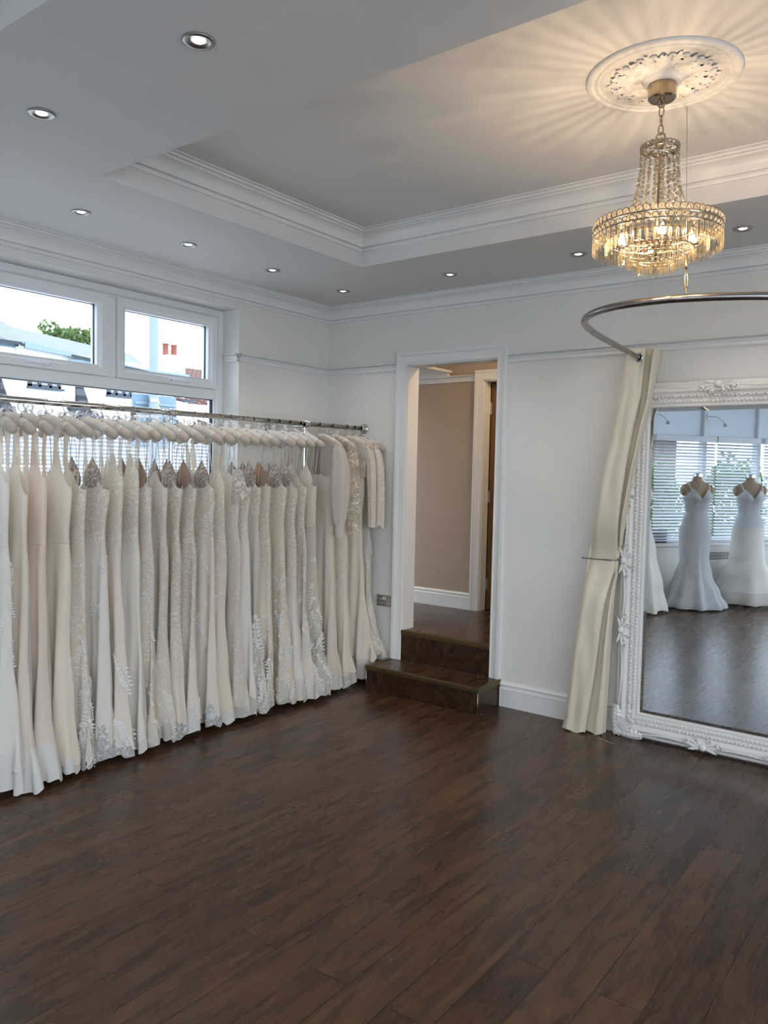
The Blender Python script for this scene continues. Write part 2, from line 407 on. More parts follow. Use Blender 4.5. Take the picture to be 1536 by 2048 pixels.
    def lathe(s, prof, c=(0, 0, 0), n=32, axis='z', cap=False):
        rings = []
        for r, h in prof:
            q = []
            for k in range(n):
                t = 2 * PI * k / n; a, b = r * math.cos(t), r * math.sin(t)
                p = {'z': (a, b, h), 'y': (a, h, -b), 'x': (h, a, b)}[axis]
                q.append((c[0] + p[0], c[1] + p[1], c[2] + p[2]))
            rings.append(q)
        s.loft(rings, True, cap, cap)
    def ball(s, c, r, n=8, m=6, sc=(1, 1, 1)):
        rings = []
        for j in range(m + 1):
            t = PI * j / m
            rr = max(math.sin(t), 1e-4)
            rings.append([(c[0] + r * sc[0] * rr * math.cos(2 * PI * k / n), c[1] + r * sc[1] * rr * math.sin(2 * PI * k / n), c[2] - r * sc[2] * math.cos(t)) for k in range(n)])
        s.loft(rings)
    def xf(s, mat, start=0):
        for i in range(start, len(s.v)): s.v[i] = tuple(mat @ Vector(s.v[i]))
    def build(s, name, mat, parent=None, smooth=False, angle=None):
        me = bpy.data.meshes.new(name); me.from_pydata(s.v, [], s.f); me.update()
        me.materials.append(mat)
        if smooth:
            me.polygons.foreach_set('use_smooth', [True] * len(me.polygons))
            if angle: me.set_sharp_from_angle(angle=math.radians(angle))
        o = bpy.data.objects.new(name, me); COL.objects.link(o)
        if parent: o.parent = parent
        return o
def empty(name, loc=(0, 0, 0), rz=0.0, parent=None):
    o = bpy.data.objects.new(name, None); o.location = loc; o.rotation_euler = (0, 0, rz); o.empty_display_size = .05; COL.objects.link(o)
    if parent: o.parent = parent
    return o
def tag(o, label, cat, group=None, kind=None):
    o['label'] = label; o['category'] = cat
    if group: o['group'] = group
    if kind: o['kind'] = kind
    return o
def thing(name, label, cat, loc=(0, 0, 0), rz=0.0, group=None): return tag(empty(name, loc, rz), label, cat, group)
def struct(o, label=None):
    o['kind'] = 'structure'
    if label: o['label'] = label
    return o
def tree_of(o):
    return [c for c in bpy.data.objects if c.parent == o]
def dup(o, parent=None, loc=None, rz=None):
    c = o.copy(); COL.objects.link(c)
    if parent: c.parent = parent
    for ch in KIDS.get(o.name, []): dup(ch, c)
    if loc is not None: c.location = loc
    if rz is not None: c.rotation_euler = (0, 0, rz)
    return c
KIDS = {}
def reg(o): KIDS[o.name] = list(o.children); [reg(c) for c in o.children]
def offset_loop(poly, d):
    """inward offset of a closed CCW polygon"""
    n = len(poly); out = []
    for i in range(n):
        p0, p1, p2 = Vector(poly[i - 1]), Vector(poly[i]), Vector(poly[(i + 1) % n])
        e1 = (p1 - p0).normalized(); e2 = (p2 - p1).normalized(); n1 = Vector((-e1.y, e1.x)); n2 = Vector((-e2.y, e2.x))
        k = (n1 + n2); k = k / (1 + n1.dot(n2)); out.append(p1 + k * d)
    return out
def mould(poly, prof, z, seg):
    """moulding along edge seg of closed CCW poly, mitred; prof = [(out, up)]"""
    m = MB(); rings = []
    for end in (seg, (seg + 1) % len(poly)):
        rings.append([(*offset_loop(poly, o)[end], z + u) for o, u in prof])
    m.loft(rings, False); return m
def straight(a, b, nrm, prof, z):
    m = MB(); m.loft([[(p[0] + nrm[0] * o, p[1] + nrm[1] * o, z + u) for o, u in prof] for p in (a, b)], False); return m
def lerp(a, b, t): return a + (b - a) * t
def interp(tab, z):
    """tab sorted descending in z: (z, v...)"""
    if z >= tab[0][0]: return tab[0][1:]
    for a, b in zip(tab, tab[1:]):
        if z >= b[0]:
            t = (a[0] - z) / (a[0] - b[0]); t = t * t * (3 - 2 * t)
            return tuple(lerp(x, y, t) for x, y in zip(a[1:], b[1:]))
    return tab[-1][1:]

# ------------------------------------------------------------------ room shell
SOF, TOPC = 2.86, 3.06
POLY = [(0, 0), (0, -4.029), (2.81, -8.295), (6.5, -8.295), (6.5, 0)]
P0 = Vector((1.16, -5.79, 0)); TD = Vector((.55, -.835, 0)).normalized(); ND = Vector((-.835, -.55, 0)).normalized()
DM = Matrix(((TD.x, ND.x, 0, P0.x), (TD.y, ND.y, 0, P0.y), (0, 0, 1, 0), (0, 0, 0, 1)))     # local (along, outward, up)
def wall(name, L0, L1, th, H, ops, mat4=None, z0=0.0, mat=M_WALL):
    """wall slab in local (along, outward, up) with rectangular openings"""
    m = MB(); xs = sorted({L0, L1, *[o[0] for o in ops], *[o[1] for o in ops]})
    for a, b in zip(xs, xs[1:]):
        cut = [o for o in ops if o[0] <= a + 1e-6 and o[1] >= b - 1e-6]
        if not cut: m.box((a, 0, z0), (b, th, H)); continue
        o = cut[0]
        if o[2] > z0: m.box((a, 0, z0), (b, th, o[2]))
        if o[3] < H: m.box((a, 0, o[3]), (b, th, H))
    if mat4: m.xf(mat4)
    return struct(m.build(name, mat))
LM = Matrix(((0, -1, 0, 0), (1, 0, 0, 0), (0, 0, 1, 0), (0, 0, 0, 1)))     # left wall: along = +y, outward = -x
FM = Matrix(((1, 0, 0, 0), (0, -1, 0, -8.295), (0, 0, 1, 0), (0, 0, 0, 1)))
RM = Matrix(((0, 1, 0, 6.5), (1, 0, 0, 0), (0, 0, 1, 0), (0, 0, 0, 1)))
wall('wall_back', -.3, 6.8, .14, TOPC, [(.775, 1.531, 0, 2.38)])
wall('wall_left', -4.2, 0, .30, TOPC, [(-3.70, -.951, .9, 2.705)], LM)
wall('wall_front_left', -2.25, 3.0, .26, TOPC, [(-1.42, 2.21, .74, 2.62)], DM)
wall('wall_front', 2.81, 6.8, .26, TOPC, [(3.1, 6.3, .25, 2.72)], FM)
wall('wall_right', -8.5, 0, .26, TOPC, [(-7.9, -1.2, .25, 2.72)], RM)
fl = MB(); fl.prism(POLY, -.1, 0); struct(fl.build('floor', M_FLOOR))
ce = MB()
HX0, HX1, HYA, HYB, HYC, HYD = 1.049, 5.33, -.902, -2.734, -3.574, -5.4
ce.prism(POLY, TOPC, TOPC + .12)
for p in ([(0, 0), (0, HYA), (6.5, HYA), (6.5, 0)], [(0, HYA), (0, HYB), (HX0, HYB), (HX0, HYA)], [(HX1, HYA), (HX1, HYB), (6.5, HYB), (6.5, HYA)],
          [(0, HYB), (0, HYC), (6.5, HYC), (6.5, HYB)], [(0, HYC), (0, -4.029), (.903, HYD), (HX0, HYD), (HX0, HYC)], [(HX1, HYC), (HX1, HYD), (6.5, HYD), (6.5, HYC)],
          [(.903, HYD), (2.81, -8.295), (6.5, -8.295), (6.5, HYD)]):
    ce.prism(p, SOF, TOPC)
struct(ce.build('ceiling', M_CEIL))
# mouldings
CORN = [(0, -.112), (.010, -.112), (.015, -.106), (.015, -.098), (.008, -.096), (.008, -.090), (.024, -.088), (.026, -.078)] + [(.026 + .046 * (1 - math.cos(t)), -.078 + .046 * math.sin(t)) for t in [PI / 2 * k / 6 for k in range(1, 7)]] + \
       [(.072, -.030), (.066, -.026), (.070, -.020), (.086, -.019), (.089, -.011), (.083, -.009), (.086, -.005), (.100, -.005), (.102, 0)]
RAIL = [(0, -.056), (.012, -.056), (.015, -.050), (.012, -.044), (.006, -.042), (.007, -.034), (.016, -.028), (.020, -.020), (.014, -.015), (.010, -.012), (.030, -.008), (.032, -.004), (.030, 0), (0, 0)]
BASE = [(.020, 0), (.020, .118), (.023, .121), (.021, .128), (.014, .132), (.015, .146), (.020, .153), (.016, .160), (.010, .164), (.008, .171), (0, .171)]
side = ['left', 'front_left', 'front', 'right', 'back']
k = 1
def trim(m, name=None, mat=M_TRIM, ang=40):
    global k
    o = struct(m.build(name or 'trim_%d' % k, mat, smooth=True, angle=ang))
    if not name: k += 1
    return o
for i in range(5): trim(mould(POLY, CORN, SOF, i))
for hole in ([(HX0, HYA), (HX0, HYB), (HX1, HYB), (HX1, HYA)], [(HX0, HYC), (HX0, HYD), (HX1, HYD), (HX1, HYC)]):
    for i in range(4): trim(mould(hole, CORN, TOPC, i))
RZ = 2.397
trim(straight((0, 0), (0, -.951), (1, 0), RAIL, RZ)); trim(straight((0, -3.7), (0, -4.029), (1, 0), RAIL, RZ))
trim(straight((-.005, -.951), (-.14, -.951), (0, -1), [(o * .9, u) for o, u in RAIL], RZ))       # returned into the window reveal
trim(straight((0, 0), (.689, 0), (0, -1), RAIL, RZ)); trim(straight((1.612, 0), (6.5, 0), (0, -1), RAIL, RZ)); trim(mould(POLY, RAIL, RZ, 3))
trim(mould(POLY, BASE, 0, 0), 'baseboard_left'); trim(mould(POLY, BASE, 0, 1), 'baseboard_front_left')
trim(mould(POLY, BASE, 0, 2), 'baseboard_front'); trim(mould(POLY, BASE, 0, 3), 'baseboard_right')
trim(straight((0, 0), (.679, 0), (0, -1), BASE, 0), 'baseboard_back'); trim(straight((1.623, 0), (6.5, 0), (0, -1), BASE, 0), 'baseboard_back')
# doorway to the hall
def architrave(x0, x1, ztop, zbot, y, w=.085, d=-1, name=None):
    prof = [(0, 0), (0, .010), (.008, .014), (.016, .011), (.024, .014), (.046, .016), (.058, .024), (.062, .020), (.066, .026), (w, .026), (w, 0)]   # (outwards from opening, thickness)
    m = MB()
    rings = []
    for cx, cz, sx, sz in ((x0, zbot, -1, 0), (x0, ztop, -1, 1), (x1, ztop, 1, 1), (x1, zbot, 1, 0)):
        rings.append([(cx + sx * o, y + d * t, cz + sz * o) for o, t in prof])
    m.loft(rings, False, True, True)
    return m
trim(architrave(.775, 1.531, 2.38, .179, 0))
lin = MB(); lin.box((.7755, .002, .4035), (.782, .1395, 2.379)); lin.box((1.524, .002, .4035), (1.5305, .1395, 2.379)); lin.box((.7755, .002, 2.371), (1.5305, .1395, 2.3795)); trim(lin)
hf = MB(); hf.box((-1.2, .02, .3), (2.2, 3.2, .4035)); struct(hf.build('floor', M_FLOOR))
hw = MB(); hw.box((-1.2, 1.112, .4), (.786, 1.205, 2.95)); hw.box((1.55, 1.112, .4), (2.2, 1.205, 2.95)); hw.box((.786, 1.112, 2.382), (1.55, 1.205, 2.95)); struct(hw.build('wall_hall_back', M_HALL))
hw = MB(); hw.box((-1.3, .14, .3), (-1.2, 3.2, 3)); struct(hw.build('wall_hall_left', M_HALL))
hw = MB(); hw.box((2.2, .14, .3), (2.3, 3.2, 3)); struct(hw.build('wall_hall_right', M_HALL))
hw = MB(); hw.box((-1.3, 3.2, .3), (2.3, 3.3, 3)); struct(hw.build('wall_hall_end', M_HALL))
hc = MB(); hc.box((-1.3, .14, 2.90), (2.3, 3.3, 3.0)); struct(hc.build('ceiling', M_CEIL))
trim(architrave(.786, 1.55, 2.382, .4035, 1.112, .082))
trim(straight((-1.2, 1.112), (.704, 1.112), (0, -1), RAIL, 2.432)); trim(straight((1.632, 1.112), (2.2, 1.112), (0, -1), RAIL, 2.432))
trim(straight((-1.2, 1.112), (.704, 1.112), (0, -1), [(o, u * .85) for o, u in BASE], .4035), 'baseboard_hall')
lin = MB(); lin.box((.786, 1.114, .4035), (.797, 1.205, 2.382)); lin.box((1.539, 1.114, .4035), (1.55, 1.205, 2.382)); lin.box((.786, 1.114, 2.371), (1.55, 1.205, 2.382)); trim(lin)
dr = struct(empty('door_1', (.800, 1.212, .41), -.10)); dr['label'] = 'golden oak door standing open beyond the hall'
m = MB(); m.box((0, 0, 0), (.042, .74, 1.955), .002); m.build('door_leaf', M_OAK, dr)
for hz in (.22, .98, 1.74):
    m = MB(); m.box((-.010, -.004, hz - .05), (.014, .0, hz + .05)); m.tube([(-.004, -.008, hz - .052), (-.004, -.008, hz + .052)], .0075, 10); m.build('hinge', M_NICKEL, dr, True, 40)
m = MB(); m.lathe([(.0, -.001), (.026, -.001), (.026, .006), (.011, .010), (.011, .04)], (.042, .66, .98), 16, 'x'); m.tube([(.08, .66, .98), (.08, .56, .98)], .009, 10); m.build('handle', M_NICKEL, dr, True, 40)
sh = thing('hall_shelf', 'pale shelf board high in the hall, seen through the doorway', 'shelf', (0, .3, 2.457))
m = MB(); m.box((-.6, -.14, 0), (.465, .81, .022), .003); m.build('shelf_board', M_TRIM, sh)
m = MB(); m.box((-.58, .78, -.04), (.44, .81, 0)); m.build('batten', M_TRIM, sh)
# steps
st = thing('entrance_step', 'lower dark wooden step jutting into the shop below the doorway', 'step', (1.151, 0, 0))
sx0, sx1 = .679 - 1.151, 1.623 - 1.151
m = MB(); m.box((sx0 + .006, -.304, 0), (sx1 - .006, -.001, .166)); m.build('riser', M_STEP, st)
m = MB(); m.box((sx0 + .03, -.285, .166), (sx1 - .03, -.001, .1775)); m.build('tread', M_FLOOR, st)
def nosing(m, a, b, out):      # L-shaped metal trim along a -> b
    prof = [(-.034, 0), (-.034, .003), (-.004, .004), (0, .002), (.002, -.004), (.001, -.030), (-.003, -.030)]
    m.loft([[(p[0] + out[0] * o, p[1] + out[1] * o, p[2] + u) for o, u in prof] for p in (a, b)], True, True, True)
m = MB(); nosing(m, (sx0, -.312, .177), (sx1, -.312, .177), (0, -1)); m.build('nosing', M_BRASS, st, True, 30)
for sx, o in ((sx0, -1), (sx1, 1)):
    m = MB(); nosing(m, (sx, -.312, .1772), (sx, -.002, .1772), (o, 0)); m.build('nosing', M_BRASS, st, True, 30)
for sx in (sx0 + .004, sx1 - .004):
    m = MB(); m.tube([(sx, -.305, 0), (sx, -.305, .15)], .003, 6); m.build('corner_bead', M_NICKEL, st, True)
st = thing('doorway_step', 'upper dark wooden step filling the doorway threshold', 'step', (1.153, 0, .179))
m = MB(); m.box((-.377, -.008, 0), (.377, .018, .222)); m.build('riser', M_STEP, st)
m = MB(); nosing(m, (-.377, -.012, .2235), (.377, -.012, .2235), (0, -1)); m.build('nosing', M_BRASS, st, True, 30)

# ------------------------------------------------------------------ window in the left wall
def ringframe(m, y0, y1, z0, z1, w, x0, x1, b=.004):
    """rectangular frame with a chamfered inner bead, front face at x1, in the y-z plane"""
    prof = [(0, x0), (0, x1), (w * .62, x1), (w * .78, x1 - .012), (w, x1 - .016), (w, x0)]
    rings = [[(x, y + sy * o, z + sz * o) for o, x in prof] for y, z, sy, sz in ((y0, z0, 1, 1), (y1, z0, -1, 1), (y1, z1, -1, -1), (y0, z1, 1, -1), (y0, z0, 1, 1))]
    m.loft(rings, True)
w1 = struct(empty('window_1', (-.24, -2.325, .9))); w1['label'] = 'white framed window behind the dress rail'
def W(m): m.xf(Matrix.Translation((.24, 2.325, -.9))); return m
WY0, WY1, WZ0, WZ1 = -3.698, -.953, .902, 2.703
m = MB(); ringframe(m, WY0, WY1, WZ0, WZ1, .066, -.25, -.165)
for y in (-1.858, -2.775): m.box((-.25, y - .035, 2.146), (-.166, y + .035, 2.64), .006)
m.box((-.25, WY0 + .06, 2.075), (-.165, WY1 - .06, 2.147), .008); m.box((-.25, -2.81, .96), (-.165, -2.74, 2.08), .006)
W(m).build('window_frame', M_UPVC, w1)
def casement(y0, y1, hy, hd):
    m = MB(); ringframe(m, y0, y1, 2.147, 2.643, .064, -.235, -.150); s = W(m).build('sash', M_UPVC, w1)
    m = MB(); m.box((-.203, y0 + .055, 2.20), (-.197, y1 - .055, 2.59)); W(m).build('pane', M_GLASS, s)
    m = MB(); ringframe(m, y0 + .060, y1 - .060, 2.207, 2.583, .006, -.21, -.190); W(m).build('gasket', M_DARKP, s)
    m = MB(); m.box((-.150, hy - .022, 2.160), (-.138, hy + .022, 2.182), .004); m.box((-.140, hy - .012, 2.164), (-.122, hy + .012, 2.178), .004)
    m.tube([(-.126, hy, 2.171), (-.120, hy + hd * .03, 2.172), (-.120, hy + hd * .13, 2.170)], [.008, .009, .007], 8, flat=.8); h = W(m).build('handle', M_UPVC, s, True, 40)
    m = MB(); m.lathe([(.0005, 0), (.005, 0), (.005, .002), (.0005, .002)], (-.139, hy + hd * -.012, 2.172), 10, 'x'); W(m).build('lock_button', M_DARKP, h)
casement(-1.823, -1.021, -1.41, 1); casement(-2.74, -1.893, -2.30, -1); casement(-3.632, -2.81, -3.2, -1)
for y0, y1 in ((-2.74, -1.019), (-3.632, -2.81)):
    m = MB(); m.box((-.213, y0, .968), (-.207, y1, 2.075)); p = W(m).build('pane', M_GLASS, w1)
    m = MB(); ringframe(m, y0, y1, .968, 2.075, .006, -.22, -.196); W(m).build('gasket', M_DARKP, p)
    m = MB(); z = 1.772
    while z > 1.0:
        m.box((-.2065, y0 + .01, z - .0165), (-.2055, y1 - .01, z)); z -= .0243
    W(m).build('privacy_film', M_FILM, p)
m = MB(); m.box((-.25, -3.70, .868), (.03, -.951, .9), .008); trim(m)

# ------------------------------------------------------------------ splayed shop window seen in the mirror, and unseen windows added behind the camera to brighten the room
w2 = struct(empty('window_2', P0, math.atan2(TD.y, TD.x))); w2['label'] = 'wide shop window with blinds seen in the mirror'
# local axes of w2: x along the wall, y = inwards (left of along); outward is -y
def bx(m, s0, s1, d0, d1, z0, z1, b=.005): m.box((s0, -d1, z0), (s1, -d0, z1), b)
m = MB()
bx(m, -1.42, 2.21, .12, .20, 2.55, 2.62); bx(m, -1.42, 2.21, .12, .20, 2.06, 2.13); bx(m, -1.42, 2.21, .10, .20, .74, .80)
for s in (-1.39, -.504, .385, 1.29, 2.18): bx(m, s - .032, s + .032, .10, .20, .74, 2.62)
m.build('window_frame', M_UPVC, w2)
for a, b in ((-1.36, -.536), (-.472, .353), (.417, 1.258), (1.322, 2.15)):
    m = MB(); bx(m, a, b, .155, .161, 2.13, 2.55, 0); m.build('fanlight', M_OPAL, w2)
    m = MB(); bx(m, a, b, .155, .161, .80, 2.06, 0); m.build('pane', M_GLASS, w2)
m = MB(); bx(m, -1.45, 2.24, -.045, .12, .700, .742, .006); m.build('window_sill', M_TRIM, w2)
m = MB(); bx(m, -.515, -.485, .085, .10, 1.16, 1.34); m.tube([(-.50, -.085, 1.30), (-.50, -.055, 1.30), (-.42, -.05, 1.30)], .010, 8); m.tube([(-.50, -.085, 1.20), (-.50, -.06, 1.20), (-.46, -.055, 1.19)], .009, 8); m.build('handle', M_CHROME, w2, True, 40)
blab = ['white venetian blind left of the chrome window catch, seen in the mirror', 'white venetian blind behind the beaded gown, seen in the mirror', 'white venetian blind behind the satin gown, seen in the mirror', 'white venetian blind furthest right in the mirror']
for i, (a, b) in enumerate(((-1.40, -.53), (-.465, .50), (.51, 1.235), (1.30, 2.18))):
    vb = thing('venetian_blind', blab[i], 'blind', P0 + ND * .04 + Vector((0, 0, 2.125)), math.atan2(TD.y, TD.x), 'venetian blinds in the shop window')
    m = MB(); m.box((a, -.03, -.075), (b, .03, 0), .006); m.build('head_rail', M_BLIND, vb)
    m = MB(); z = -.105; j = 0
    while z > -1.335:
        t = math.radians(-33 + R.uniform(-4, 4)); c, s_ = math.cos(t) * .025, math.sin(t) * .025
        m.loft([[(a + .005, -c, z - s_), (a + .005, -c * .3, z - s_ * .3 + .003), (a + .005, c * .3, z + s_ * .3 + .003), (a + .005, c, z + s_)], [(b - .005, -c, z - s_ + R.uniform(-.002, .002)), (b - .005, -c * .3, z - s_ * .3 + .003), (b - .005, c * .3, z + s_ * .3 + .003), (b - .005, c, z + s_)]], False)
        z -= .0405
    m.build('slats', M_BLIND, vb)
    m = MB()
    for q in (a + .14, (a + b) / 2, b - .14):
        for dy in (-.026, .026): m.tube([(q, dy, -.07), (q, dy, -1.35)], .0013, 4)
    m.build('ladder_cord', M_BLIND, vb)
    m = MB(); m.box((a + .003, -.026, -1.362), (b - .003, .026, -1.345), .003); m.build('bottom_rail', M_BLIND, vb)
    m = MB(); m.tube([(a + .09, .036, -.06), (a + .09, .036, -.20)], .0016, 5); m.lathe([(.001, -.235), (.006, -.23), (.004, -.20), (.001, -.198)], (a + .09, .036, 0), 8); m.build('pull_cord', M_NICKEL, vb, True)
for i, s in enumerate((-.504, .405)):
    sp = thing('window_spotlight', ['small swan-neck lamp on the window mullion beside the curtain reflection', 'small swan-neck lamp on the mullion above the two gowned mannequins'][i], 'lamp', P0 + TD * s - ND * (-.10) + Vector((0, 0, 2.385)), math.atan2(TD.y, TD.x), 'spotlights on the window mullions')
    m = MB(); m.box((-.015, -.002, -.03), (.015, .012, .03), .003); m.build('wall_plate', M_NICKEL, sp)
    m = MB(); m.tube([(0, .01, 0), (.03, .04, .002), (.09, .07, -.005), (.15, .09, -.04), (.19, .095, -.085)], .008, 8); m.build('arm', M_UPVC, sp, True)
    m = MB(); m.lathe([(.001, 0), (.018, -.004), (.026, -.03), (.030, -.04)], (.195, .097, -.085), 14); m.build('lamp_head', M_CHROME, sp, True)
ht = thing('panel_heater', 'white slim panel heater under the shop window sill, seen in the mirror', 'heater', P0 + TD * .55 - ND * .01 + Vector((0, 0, .20)), math.atan2(TD.y, TD.x))
m = MB(); m.box((-.3, -.0, 0), (.3, .08, .45), .01); m.build('casing', M_HEAT, ht)
m = MB()
for j in range(6): m.box((-.26, .0795, .33 + j * .017), (.26, .0815, .338 + j * .017))
m.build('grille', M_DARKP, ht)
bxo = thing('storage_box', 'small black box on the shop window sill, seen behind the blind in the mirror', 'box', P0 + TD * -.32 + ND * .085 + Vector((0, 0, .743)), math.atan2(TD.y, TD.x))
m = MB(); m.box((-.12, -.018, 0), (.12, .02, .15), .006); m.build('box_body', M_DARKP, bxo)
m = MB(); m.box((-.123, -.02, .15), (.123, .022, .168), .004); m.build('lid', M_DARKP, bxo)
for nm, M4, a, b in (('fill_window_front', FM, 3.1, 6.3), ('fill_window_right', RM, -7.9, -1.2)):
    w = struct(empty(nm)); w['label'] = 'unseen window added behind the camera for more daylight'
    m = MB()
    for s in (a + .03, (a + b) / 2, b - .03): m.box((s - .03, .1, .25), (s + .03, .18, 2.72), .004)
    m.box((a, .1, 2.66), (b, .18, 2.72), .004); m.box((a, .1, .25), (b, .18, .31), .004); m.xf(M4); m.build('window_frame', M_UPVC, w)
    m = MB(); m.box((a, .137, .3), (b, .143, 2.67)); m.xf(M4); m.build('pane', M_GLASS, w)

# ------------------------------------------------------------------ downlights
dl = [((2.279, -3.203), 'recessed ceiling spotlight nearest the camera, on the beam between two coffers'), ((1.424, -3.211), 'recessed spotlight on the ceiling beam, further left than the nearest one'),
      ((.531, -2.499), 'recessed spotlight above the window, nearest the camera in the row over the dresses'), ((.527, -1.824), 'recessed spotlight over the dress rail, second along the window row'),
      ((.522, -1.15), 'recessed spotlight over the dress rail, second from the room corner'), ((.525, -.456), 'recessed spotlight closest to the corner of the two white walls'),
      ((1.415, -.45), 'recessed spotlight above the doorway with the steps'), ((2.286, -.455), 'recessed spotlight just left of the chandelier, near the back wall'), ((3.167, -.451), 'recessed spotlight just right of the chandelier, near the back wall')]
proto = None
for i, ((x, y), lab) in enumerate(dl):
    if proto is None:
        d = thing('downlight', lab, 'ceiling light', (x, y, SOF), 0, 'recessed ceiling spotlights')
        m = MB(); m.lathe([(.046, 0), (.048, -.002), (.046, -.005), (.036, -.0065), (.030, -.004), (.0275, -.001), (.0205, .001)], n=40); m.build('bezel', M_BEZEL, d, True)
        m = MB(); m.ring((0, 0, -.001), .0285, .0016, 36, 6); m.build('gimbal_ring', M_DARKP, d, True)
        m = MB(); m.lathe([(.0005, -.0030), (.010, -.0032), (.017, -.002), (.0205, .001)], n=24); m.build('lamp', M_LED, d, True)
        proto = d; reg(d)
    else:
        d = dup(proto); d.location = (x, y, SOF); d['label'] = lab
    L = bpy.data.lights.new('downlight_beam', 'SPOT'); L.energy = 7.5; L.color = (1, .93, .82); L.spot_size = math.radians(100); L.spot_blend = 1.0; L.shadow_soft_size = .03
    lo = bpy.data.objects.new('downlight_beam', L); lo.location = (x, y, SOF - .012); COL.objects.link(lo)
# ------------------------------------------------------------------ sockets on the back wall
so = thing('power_socket', 'brushed steel double wall socket beside the doorway', 'socket', (.609, 0, .606))
m = MB(); m.box((-.073, -.006, -.043), (.073, 0, .043), .002); m.build('face_plate', M_SOCK, so)
for sx in (-1, 1):
    m = MB()
    m.box((sx * .036 - .0045, -.0066, .008), (sx * .036 + .0045, -.006, .016))
    for dx in (-.011, .011): m.box((sx * .036 + dx - .0045, -.0066, -.022), (sx * .036 + dx + .0045, -.006, -.015))
    m.build('pin_holes', M_TRIM, so)
    m = MB(); m.box((sx * .010 - .0065, -.0095, .008), (sx * .010 + .0065, -.006, .030), .0015); m.build('rocker', M_TRIM, so)
for sx in (-.06, .06):
    m = MB(); m.lathe([(.0005, -.0068), (.003, -.0068), (.003, -.006)], (sx, 0, -.001), 10, 'y'); m.build('screw', M_NICKEL, so)
pl = thing('wall_plate', 'small dark bronze wall plate half hidden behind the last lace sleeve', 'wall plate', (.533, 0, 1.561))
m = MB(); m.box((-.055, -.008, -.045), (.055, 0, .045), .002); m.build('face_plate', M_PLATE, pl)
m = MB(); m.box((-.012, -.011, -.02), (.012, -.008, .02), .001); m.build('rocker', M_PLATE, pl)

# ------------------------------------------------------------------ ornament helpers
def leaf(m, base, along, side, nrm, L, Wd, lobes=4, curl=.02, lift=.012, ns=14, nw=6, ruffle=.0):
    """scalloped acanthus leaf: base point, direction, width direction, outward normal"""
    base, along, side, nrm = map(Vector, (base, along, side, nrm)); rings = []
    for i in range(ns + 1):
        u = i / ns; w = Wd * (math.sin(PI * min(1, u * .92 + .08)) ** .7) * (1 + .22 * math.cos(2 * PI * lobes * u))
        row = []
        for j in range(nw + 1):
            q = j / nw * 2 - 1
            h = lift * (1 - q * q) * math.sin(PI * (.15 + .8 * u)) + curl * u ** 3 + ruffle * abs(q) * math.sin(2 * PI * lobes * u + q * 2) + .25 * lift * (.0 if abs(q) > .05 else -1)
            row.append(base + along * (L * u) + side * (w * q) + nrm * (h + .002))
        rings.append(row)
    m.loft(rings, False)
def scroll(m, c, ax, ay, nrm, r0, turns=1.1, rad=.005, a0=0.0, sgn=1):
    c, ax, ay, nrm = map(Vector, (c, ax, ay, nrm)); pts = []; rr = []
    for i in range(18):
        u = i / 17; a = a0 + sgn * u * turns * 2 * PI; r = r0 * (1 - .8 * u)
        pts.append(c + ax * (r * math.cos(a)) + ay * (r * math.sin(a)) + nrm * (.004 + .006 * u)); rr.append(rad * (.55 + .6 * u))
    m.tube(pts, rr, 6)
def rosette(m, c, nrm, r):
    c, nrm = Vector(c), Vector(nrm); a = nrm.orthogonal().normalized(); b = nrm.cross(a)
    for k in range(5):
        t = 2 * PI * k / 5; p = c + a * (r * .6 * math.cos(t)) + b * (r * .6 * math.sin(t)); m.ball(p, r * .48, 7, 5)
    m.ball(c + nrm * (r * .3), r * .4, 7, 5)

# ------------------------------------------------------------------ big leaning mirror
MX0, MX1, MZ0, MZ1, MYB = 2.455, 3.95, .014, 2.150, -.028
mir = thing('floor_mirror', 'huge white ornate framed mirror standing on the floor against the back wall', 'mirror', ((MX0 + MX1) / 2, MYB, 0))
OX, OZ, OY = (MX0 + MX1) / 2, 0, MYB
def MP(x, z, t): return (x - OX, -t, z - OZ)
PROF = [(0, 0), (0, .026), (.004, .032), (.016, .034), (.026, .046), (.036, .056), (.048, .062), (.060, .060), (.070, .050), (.076, .047), (.080, .050), (.098, .050), (.102, .046), (.106, .050), (.112, .052), (.126, .050), (.130, .046), (.134, .050), (.144, .051), (.150, .046), (.153, .034), (.153, 0)]
m = MB()
m.loft([[MP(x + sx * o, z + sz * o, t) for o, t in PROF] for x, z, sx, sz in ((MX0, MZ0, 1, 1), (MX1, MZ0, -1, 1), (MX1, MZ1, -1, -1), (MX0, MZ1, 1, -1), (MX0, MZ0, 1, 1))], False)
frame = m.build('frame', M_FRAME, mir, True, 25)
m = MB(); gi = .150; bv = .022
q = [MP(x, z, .038) for x, z in ((MX0 + gi, MZ0 + gi), (MX1 - gi, MZ0 + gi), (MX1 - gi, MZ1 - gi), (MX0 + gi, MZ1 - gi))]
q2 = [MP(x, z, .0405) for x, z in ((MX0 + gi + bv, MZ0 + gi + bv), (MX1 - gi - bv, MZ0 + gi + bv), (MX1 - gi - bv, MZ1 - gi - bv), (MX0 + gi + bv, MZ1 - gi - bv))]
q0 = [MP(x, z, .010) for x, z in ((MX0 + gi, MZ0 + gi), (MX1 - gi, MZ0 + gi), (MX1 - gi, MZ1 - gi), (MX0 + gi, MZ1 - gi))]
m.add(q0 + q + q2, [(8, 9, 10, 11)] + [(4 + i, 4 + (i + 1) % 4, 8 + (i + 1) % 4, 8 + i) for i in range(4)] + [(i, (i + 1) % 4, 4 + (i + 1) % 4, 4 + i) for i in range(4)] + [(3, 2, 1, 0)])
m.build('mirror_glass', M_MIRROR, mir)
